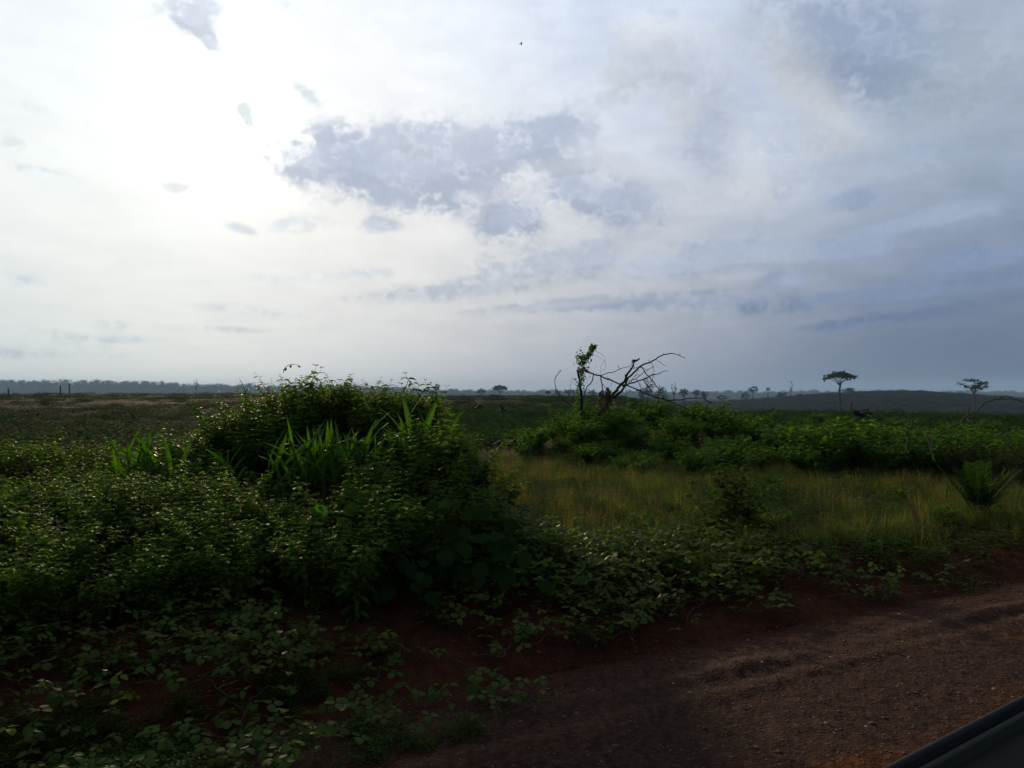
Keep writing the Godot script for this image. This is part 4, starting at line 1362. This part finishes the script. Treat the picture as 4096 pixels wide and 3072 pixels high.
func build_vines() -> void:
	var kinds := []
	for k in 8:
		kinds.append(vine_leaf(60 + k, [Color(0.076, 0.106, 0.024), Color(0.058, 0.088, 0.020), Color(0.094, 0.118, 0.030), Color(0.050, 0.078, 0.018)][k % 4], 1.0))
	var yellow := vine_leaf(71, Color(0.12, 0.15, 0.018), 0.95)
	rng.seed = 1212
	# runners: start t and s along the road edge, heading, length, leaves, height of the cover, words
	var beds := []
	for k in 26:
		beds.append([rf(1.1, 4.2), rf(1.5, 3.0), rf(-0.5, 0.5) + (PI if k % 2 else 0.0), rf(0.7, 1.3), 26, 0.26, 0])
	for k in 9:
		beds.append([rf(1.0, 3.6), rf(1.1, 1.5), rf(-0.6, 0.6), rf(0.5, 0.8), 14, 0.14, 0])
	for k in 12:
		beds.append([-2.3 + 2.9 * pow(rng.randf(), 1.5), rf(0.6, 1.7), rf(-0.9, 0.9), rf(0.5, 1.0), 15, 0.10, 1])
	for k in 10:
		beds.append([rf(-2.5, -0.4), rf(1.0, 1.9), rf(-0.9, 0.9), rf(0.5, 0.9), 18, 0.2, 1])
	for k in 9:
		beds.append([rf(4.0, 6.4), rf(1.0, 2.2), rf(-0.6, 0.6), rf(0.5, 1.0), 12, 0.10, 2])
	for k in 13:
		beds.append([rf(-2.4, -0.2), rf(0.2, 0.8), rf(-0.9, 0.9), rf(0.4, 0.8), 12, 0.07, 1])
	for k in 6:
		beds.append([rf(-0.4, 0.9), rf(0.15, 0.55), rf(-0.7, 0.7), 0.25, 4, 0.06, 3])
	var labs := ["three part leaved vine in the thick mat right of the shrubs", "vine on the shaded soil bank below the left shrubs", "thin vine straggling over the bare verge right of the leafy mat", "small vine sprig at the edge of the gravel road"]
	var grps := ["vines of the thick leafy mat", "vines of the shaded bank", "vines on the bare verge", "vine sprigs at the road edge"]
	var e := Vector3(0.883, 0, -0.471)
	var nn := Vector3(-0.471, 0, -0.883)
	var o0 := Vector3(-0.33, 0, -3.88)
	for b in beds:
		var a := o0 + e * (b[0] as float) + nn * (b[1] as float)
		var dir: Vector3 = e * cos(b[2]) + nn * sin(b[2])
		var pts := []
		for k in 6:
			var q: Vector3 = a + dir * (b[3] * (k / 5.0 - 0.5)) + nn * rf(-0.08, 0.08)
			var s := edge_s(q.x, q.z)
			if s < 0.1:
				q += nn * (0.1 - s)
			q.y = maxf(ground_y(q.x, q.z), road_y(s, edge_t(q.x, q.z)) - 0.07 * smooth(s, 0.55, 1.0) if s < 1.0 else -1.0) + 0.015 + b[5] * 0.35 * (0.5 if k in [0, 5] else 1.0)
			pts.append(q)
		var vp: float = 512 + F * pts[2].x / -pts[2].z
		var at_px: String = (", far left" if vp < 120 else (", left" if vp < 280 else ", under the hanging heart leaves")) if b[6] == 1 else ((", left end" if vp < 600 else (", middle" if vp < 730 else ", right end")) if b[6] == 0 else "")
		var t := thing("creeping_vine", labs[b[6]] + at_px, "vine", pts[0], grps[b[6]] + at_px)
		limb(t, "stem", pts, 0.004, 0.002, 0.01, Color(0.045, 0.05, 0.022))
		for k: int in int(b[4]):
			var f := rng.randf() * 4.999
			var i := int(f)
			var q: Vector3 = (pts[i] as Vector3).lerp(pts[i + 1], f - i) + Vector3(rng.randfn(0, 0.09), 0, rng.randfn(0, 0.09))
			q.y += rf(0.02, 0.05) + b[5] * rng.randf() * 0.75
			var yel := rng.randf() < 0.035
			var o := part("leaf", yellow if yel else kinds[rng.randi() % 8 if b[6] != 1 else [1, 3, 5, 7][rng.randi() % 4]], t)  # bank runners take only the darker leaves, shade put into their colour
			var tip := rf(0.0, 0.6)
			var w := rf(0, TAU)
			aim(o, q - t.position, Vector3(cos(w), rf(-0.5, 0.2), sin(w)), Vector3(rf(-tip, tip), 1, rf(-tip, tip) + 0.15), rf(0.5, 1.1) * (0.9 if b[6] == 0 else 0.84))
	# the smaller leaves of the mat underneath, too many to count
	var xf := []
	var cols := []
	for k in 2600:
		var ti := rf(0.7, 5.2)
		var si := rf(1.3, 3.3)
		var q := n_wide.get_noise_2d(ti * 12, si * 12)
		if rng.randf() > smooth(si + q * 0.6 - 0.1 * absf(ti - 2.6), 1.2, 1.8) * (1 - smooth(ti + q, 3.8, 5.0)):
			continue
		var p := o0 + e * ti + nn * si
		p.y = ground_y(p.x, p.z) + rf(0.05, 0.24) * smooth(si, 0.6, 1.2)
		xf.append(Transform3D(Basis.from_euler(Vector3(rf(-0.5, 0.5), rf(0, TAU), rf(-0.5, 0.5))).scaled(Vector3.ONE * rf(0.55, 0.9)), p))
		cols.append(vary(Color.WHITE, 0.3))
	for k in 900:
		var ti := rf(-3.4, -0.2)
		var si := rf(0.6, 2.4)
		var q := n_wide.get_noise_2d(ti * 12, si * 12)
		if rng.randf() > smooth(si + q * 1.5, 0.85, 2.2):
			continue
		var p := o0 + e * ti + nn * si
		p.y = ground_y(p.x, p.z) + rf(0.04, 0.2)
		xf.append(Transform3D(Basis.from_euler(Vector3(rf(-0.6, 0.6), rf(0, TAU), rf(-0.6, 0.6))).scaled(Vector3.ONE * rf(0.45, 0.85)), p))
		cols.append(vary(Color.WHITE, 0.3))
	scatter("vine_mat", kinds[1], xf, cols, "dense undergrowth of small vine leaves under the creeping vines", "vine leaves")

func build_dry_stems() -> void:
	rng.seed = 808
	var proto: Array[Node3D] = []
	for v in 3:
		var root := Node3D.new()
		root.set_meta("base_name", "dry_stem")
		var mb := MB.new()
		var top_p := Vector3(rf(-0.2, 0.2), 1.0, rf(-0.1, 0.1))
		var pts := grown([Vector3(0, -0.1, 0), Vector3(0.04, 0.45, 0.02), top_p], 0.02, 5)
		tube(mb, pts, 0.006, 0.002, 5, Color(0.13, 0.095, 0.06))
		part("stem", mb.done(M.bark), root)
		for k in 5:
			var tm := MB.new()
			var a: Vector3 = pts[4 + k]
			var w := rf(0, TAU)
			tube(tm, grown([a, a + Vector3(cos(w) * 0.08, 0.07, sin(w) * 0.08), a + Vector3(cos(w) * 0.2, rf(0.08, 0.2), sin(w) * 0.2)], 0.012, 2), 0.003, 0.001, 4, Color(0.13, 0.095, 0.06))
			part("twig", tm.done(M.bark), root)
		for k in 4:
			var lm := MB.new()
			var a: Vector3 = pts[5 + k]
			leaf(lm, a, Vector3(rf(-1, 1), -0.8, rf(-1, 1)), Vector3.UP, 0.08, 0.03, 1.4, 0.4, vary(Color(0.14, 0.085, 0.035), 0.2), OVATE_T, OVATE_W)
			part("dead_leaf", lm.done(M.soft), root)
		proto.append(root)
	var at := [[40, 500, 7.0, "below the left field"], [92, 470, 8.3, "left of the wide strap leaf clump"], [218, 455, 8.6, "between the wide strap leaf clump and the tall thicket"], [262, 505, 6.6, "below the tall strap leaf clump, left one"], [308, 500, 6.5, "below the tall strap leaf clump, right one"], [362, 385, 9.6, "on the crest of the tall thicket"], [392, 480, 7.0, "left of the front right clump"], [470, 445, 7.2, "on the right shoulder of the front right clump"], [505, 500, 6.7, "at the right corner of the front right clump"], [150, 545, 6.0, "low on the front slope"], [60, 590, 5.5, "low at the left edge"], [640, 545, 8.0, "in the leafy mat near the tall weed"], [820, 540, 8.8, "in the weeds on the right verge"]]
	for q in at:
		var p := seen(q[0], q[1], q[2])
		p = Vector3(p.x, maxf(ground_y(p.x, p.z), p.y - 0.45), p.z)
		adopt(proto[rng.randi() % 3], p, rf(0, TAU), rf(0.5, 0.75), "dry brown twiggy stem " + str(q[3]), "dry stem", "dry stems in the scrub")

# ---------------------------------------------------------------- tall weeds, palm, flowers, bird
func build_tall_weeds() -> void:
	rng.seed = 1717
	var lf := []
	for k in 4:
		lf.append(one_leaf(0.14, 0.09, [0.6, 0.9, 0.4, 0.75][k], 0.2, vary(Color(0.060, 0.105, 0.026), 0.2), OVATE_T, OVATE_W, M.leaf, 0.02))
	var spots := [[730, 542, 9.1, 1.15, 5, "tall dark leafy weed with several stems standing in front of the grass"], [748, 545, 8.9, 0.8, 4, "shorter dark leafy weed at the right foot of the tall one"], [764, 525, 9.6, 0.95, 2, "slender weed with drooping leaves right of the tall dark one"], [712, 547, 8.8, 0.65, 4, "low dark leafy weed at the left foot of the tall one"]]
	for q in spots:
		var p := seen(q[0], q[1], q[2])
		p.y = ground_y(p.x, p.z)
		var t := thing("tall_weed", q[5], "weed", p)
		for k: int in int(q[4]):
			var w: float = TAU * k / q[4] + rf(-0.5, 0.5)
			var hh: float = q[3] * rf(0.75, 1.0)
			var pts := grown([Vector3.ZERO, Vector3(cos(w) * 0.09, hh * 0.5, sin(w) * 0.09), Vector3(cos(w) * 0.34, hh, sin(w) * 0.34)], 0.01, 4)
			var mb := MB.new()
			tube(mb, pts, 0.006, 0.002, 5, Color(0.04, 0.045, 0.02))
			part("stem", mb.done(M.bark), t)
			var n := int(hh / 0.022)
			for j in n:
				var f := float(j + 2) / (n + 2) * 7.999
				var i := int(f)
				var at: Vector3 = (pts[i] as Vector3).lerp(pts[i + 1], f - i)
				var w2 := j * 2.4 + rf(-0.4, 0.4)
				var o := part("leaf", lf[rng.randi() % 4], t)
				aim(o, at, Vector3(cos(w2), rf(-0.2, 0.6), sin(w2)), Vector3.UP, rf(0.8, 1.25) * (1.15 - 0.5 * float(j) / n))

func build_palm() -> void:
	rng.seed = 31
	var p := seen(978, 514, 10.3)
	p.y = ground_y(p.x, p.z)
	var t := thing("young_palm", "young palm with upright feathered fronds at the right edge of the grass", "palm", p)
	var green := Color(0.022, 0.046, 0.016)
	var fr := [[-0.45, 0.90, 0.15], [0.62, 0.85, 0.1], [-0.22, 0.95, 0.2], [0.12, 0.98, -0.1], [0.35, 0.94, 0.2], [-0.6, 0.85, -0.2], [0.8, 0.75, -0.15], [0.05, 0.95, -0.35], [-0.3, 0.85, 0.4], [0.3, 0.85, 0.4], [-0.05, 0.9, 0.25]]
	var stem := MB.new()
	tube(stem, [Vector3(0, -0.1, 0), Vector3(0, 0.08, 0), Vector3(0.01, 0.18, 0)], 0.07, 0.05, 8, Color(0.03, 0.026, 0.018))
	part("trunk", stem.done(M.bark), t)
	for q in fr:
		var d := Vector3(q[0] * 0.75, q[1], q[2] * 0.75).normalized()
		var l := rf(0.66, 0.86)
		var out := Vector3(d.x, 0, d.z).normalized()
		var pts := []
		for k in 9:
			var f := k / 8.0
			pts.append(d * 0.04 + d * l * f + (out * 0.07 - Vector3.UP * 0.04) * f * f)
		var rm := MB.new()
		tube(rm, pts, 0.013, 0.003, 5, Color(0.06, 0.075, 0.03))
		var frond := part("frond", rm.done(M.bark), t)
		var side := d.cross(Vector3.UP).normalized()
		var lm := MB.new()
		for k in 40:
			var f := 0.22 + 0.78 * float(k) / 40
			var i := mini(int(f * 8), 7)
			var at: Vector3 = (pts[i] as Vector3).lerp(pts[i + 1], f * 8 - i)
			var ax: Vector3 = ((pts[i + 1] as Vector3) - pts[i]).normalized()
			var nr := side.cross(ax).normalized()
			for sgn in [-1, 1]:
				leaf(lm, at, ax * rf(0.5, 0.8) + side * sgn * rf(0.8, 1.0) + nr * rf(0.1, 0.5), nr, (0.21 - 0.10 * f) * rf(0.85, 1.1), 0.013, rf(0.1, 0.5), 0.3, vary(green, 0.25), BLADE_T, BLADE_W)
		part("leaflets", lm.done(M.leaf), frond, "stuff")

func build_small_things() -> void:
	rng.seed = 2020
	# small pink puff flowers on wiry stems in the grass
	var root := Node3D.new()
	root.set_meta("base_name", "pink_flower")
	var st := MB.new()
	tube(st, [Vector3.ZERO, Vector3(0.01, 0.1, 0), Vector3(0.02, 0.19, 0.01)], 0.002, 0.0015, 3, Color(0.07, 0.05, 0.03))
	part("stem", st.done(M.bark), root)
	var hd := MB.new()
	for k in 46:
		var d := Vector3(rf(-1, 1), rf(-1, 1), rf(-1, 1)).normalized()
		leaf(hd, Vector3(0.02, 0.2, 0.01), d, Vector3(0.3, 1, 0.2), 0.013, 0.003, 0.0, 0.1, vary(Color(0.20, 0.12, 0.15), 0.15), GRASS_T, [0.4, 1.0, 0.7])
	part("flower_head", hd.done(M.petal), root)
	var lf := MB.new()
	for k in 10:
		leaf(lf, Vector3(0.01, 0.03 + k * 0.013, 0), Vector3(cos(k * 2.4), 0.3, sin(k * 2.4)), Vector3.UP, 0.04, 0.012, 0.4, 0.2, Color(0.04, 0.06, 0.018), OVATE_T, OVATE_W)
	part("foliage", lf.done(M.soft), root, "stuff")
	var fields := [[628, 498, 46, 13, 34], [700, 505, 30, 10, 12], [846, 500, 36, 12, 26], [905, 520, 34, 9, 14], [592, 470, 40, 10, 8], [800, 490, 30, 10, 8]]
	for q in fields:
		for k: int in int(q[4]):
			var px: float = q[0] + rng.randfn(0, 0.5) * q[2]
			var py: float = q[1] + rng.randfn(0, 0.5) * q[3]
			var d := (EYE.y - 0.17 - 0.2) * F / (py - 394)
			var at := on_ground((px - 512) / F * d, -d)
			adopt(root, at, rf(0, TAU), rf(0.9, 1.4), "small pink puff flower on a wiry stem in the grass", "flower", "pink puff flowers in the grass")
	# a few white grass plumes in the gap beside the thicket
	for k in 5:
		var p := seen(484 + k * 5.0 + rf(-5, 5), 440, 13.5 + rf(-0.6, 0.6))
		p.y = ground_y(p.x, p.z)
		var hh := EYE.y - (438 + rf(0, 10) - 394) / F * 13.5 - p.y
		var t := thing("white_plume", "white feathery grass plume in the gap right of the thicket", "grass plume", p, "white plumes in the gap")
		var mb := MB.new()
		tube(mb, [Vector3.ZERO, Vector3(0.01, hh * 0.5, 0), Vector3(0.14, hh, 0)], 0.003, 0.002, 3, Color(0.06, 0.07, 0.03))
		part("stem", mb.done(M.bark), t)
		var pm := MB.new()
		for j in 30:
			leaf(pm, Vector3(0.10 + 0.12 * j / 30.0, hh - 0.08 + 0.07 * j / 30.0, 0), Vector3(rf(-1, 1), 0.8, rf(-1, 1)), Vector3.UP, 0.03, 0.006, 0.3, 0.1, Color(0.3, 0.29, 0.25), GRASS_T, [0.4, 1, 0.2])
		part("plume", pm.done(M.petal), t)
	# a bird high over the field
	var bp := seen(521, 42, 85)
	var b := thing("bird", "tiny dark bird gliding high in the sky near the middle", "bird", bp)
	var bd := MB.new()
	var col := Color(0.03, 0.03, 0.035)
	for k in 9:
		var f := k / 8.0
		var r := 0.055 * sin(PI * clampf(f * 0.92 + 0.06, 0, 1)) * (1.0 if f < 0.6 else 0.8)
		for j in 8:
			var w := TAU * j / 8
			bd.vert(Vector3((f - 0.5) * 0.36, sin(w) * r, cos(w) * r), Vector3(0, sin(w), cos(w)), col)
	for k in 8:
		for j in 8:
			bd.quad(k * 8 + j, k * 8 + (j + 1) % 8, (k + 1) * 8 + (j + 1) % 8, (k + 1) * 8 + j)
	part("body", bd.done(M.bark), b)
	for sgn in [-1, 1]:
		var wm := MB.new()
		leaf(wm, Vector3(0.02, 0.02, 0.04 * sgn), Vector3(0.25, 0.3, sgn), Vector3.UP, 0.42, 0.15, 0.5, 0.1, col, [0.0, 0.3, 0.6, 1.0], [0.9, 1.0, 0.8, 0.0])
		part("wing", wm.done(M.bark), b)
	var tl := MB.new()
	leaf(tl, Vector3(-0.15, 0, 0), Vector3(-1, 0.05, 0), Vector3.UP, 0.16, 0.1, 0.1, 0.05, col, [0.0, 0.5, 1.0], [0.4, 0.8, 1.0])
	part("tail", tl.done(M.bark), b)

# ---------------------------------------------------------------- the car door we look over
func sweep(parent: Node3D, called: String, prof: Array, a: float, b: float, m: Material, seg := 1) -> void:
	var mb := MB.new()
	var n := prof.size()
	for i in seg + 1:
		var x := lerpf(a, b, float(i) / seg)
		for j in n:
			var p: Vector2 = prof[j]
			var t: Vector2 = (prof[mini(j + 1, n - 1)] - prof[maxi(j - 1, 0)]).normalized()
			mb.vert(Vector3(x, p.y, p.x), Vector3(0, t.x, -t.y), Color.WHITE)
	for i in seg:
		for j in n - 1:
			mb.quad(i * n + j, i * n + j + 1, (i + 1) * n + j + 1, (i + 1) * n + j)
	part(called, mb.done(m), parent)

func plain(c: Color, rough: float, shine := 0.5, metal := 0.0) -> StandardMaterial3D:
	var m := StandardMaterial3D.new()
	m.albedo_color = c.linear_to_srgb()
	m.roughness = rough
	m.metallic_specular = shine
	m.metallic = metal
	return m

func arc(cx: float, cy: float, r: float, a0: float, a1: float, n: int) -> Array:
	var out := []
	for k in n + 1:
		var a := deg_to_rad(lerpf(a0, a1, float(k) / n))
		out.append(Vector2(cx + cos(a) * r, cy + sin(a) * r))
	return out

func build_car_door() -> void:
	# local axes: x along the sill, y up, z towards the inside of the car
	var t := thing("car_door", "dark lower window edge of the car door we look over, bottom right corner", "car door", Vector3(0.34, 1.45, -0.737))
	t.transform.basis = Basis(Vector3(0.812, 0, -0.584), Vector3.UP, Vector3(0.584, 0, 0.812))
	var rubber := plain(Color(0.018, 0.019, 0.021), 0.9, 0.2)
	var trim := plain(Color(0.018, 0.019, 0.015), 0.85, 0.15)
	var lip := plain(Color(0.03, 0.034, 0.026), 0.7, 0.2)
	var paint := plain(Color(0.35, 0.36, 0.37), 0.3, 0.6)
	trim.normal_enabled = true
	trim.uv1_triplanar = true
	trim.uv1_scale = Vector3.ONE * 9
	trim.normal_texture = grain(0.12, 256, 5.0, 3)
	trim.normal_scale = 0.5
	sweep(t, "window_seal", [Vector2(-0.006, -0.05)] + arc(0.0, -0.006, 0.0045, 180, 0, 10) + [Vector2(0.006, -0.05)], -0.75, 0.75, rubber)
	sweep(t, "seal_lip", [Vector2(0.0055, -0.02)] + arc(0.0105, -0.014, 0.004, 170, 10, 8) + [Vector2(0.016, -0.03)], -0.75, 0.75, lip)
	sweep(t, "inner_trim", [Vector2(0.0155, -0.024), Vector2(0.04, -0.022)] + arc(0.06, -0.072, 0.05, 90, 5, 8) + [Vector2(0.135, -0.20), Vector2(0.15, -0.40), Vector2(0.15, -0.75)], -0.75, 0.75, trim)
	sweep(t, "outer_panel", [Vector2(-0.0055, -0.03), Vector2(-0.03, -0.06), Vector2(-0.075, -0.2), Vector2(-0.085, -0.45), Vector2(-0.06, -0.75), Vector2(-0.02, -0.85), Vector2(0.15, -0.75)], -0.75, 0.75, paint)
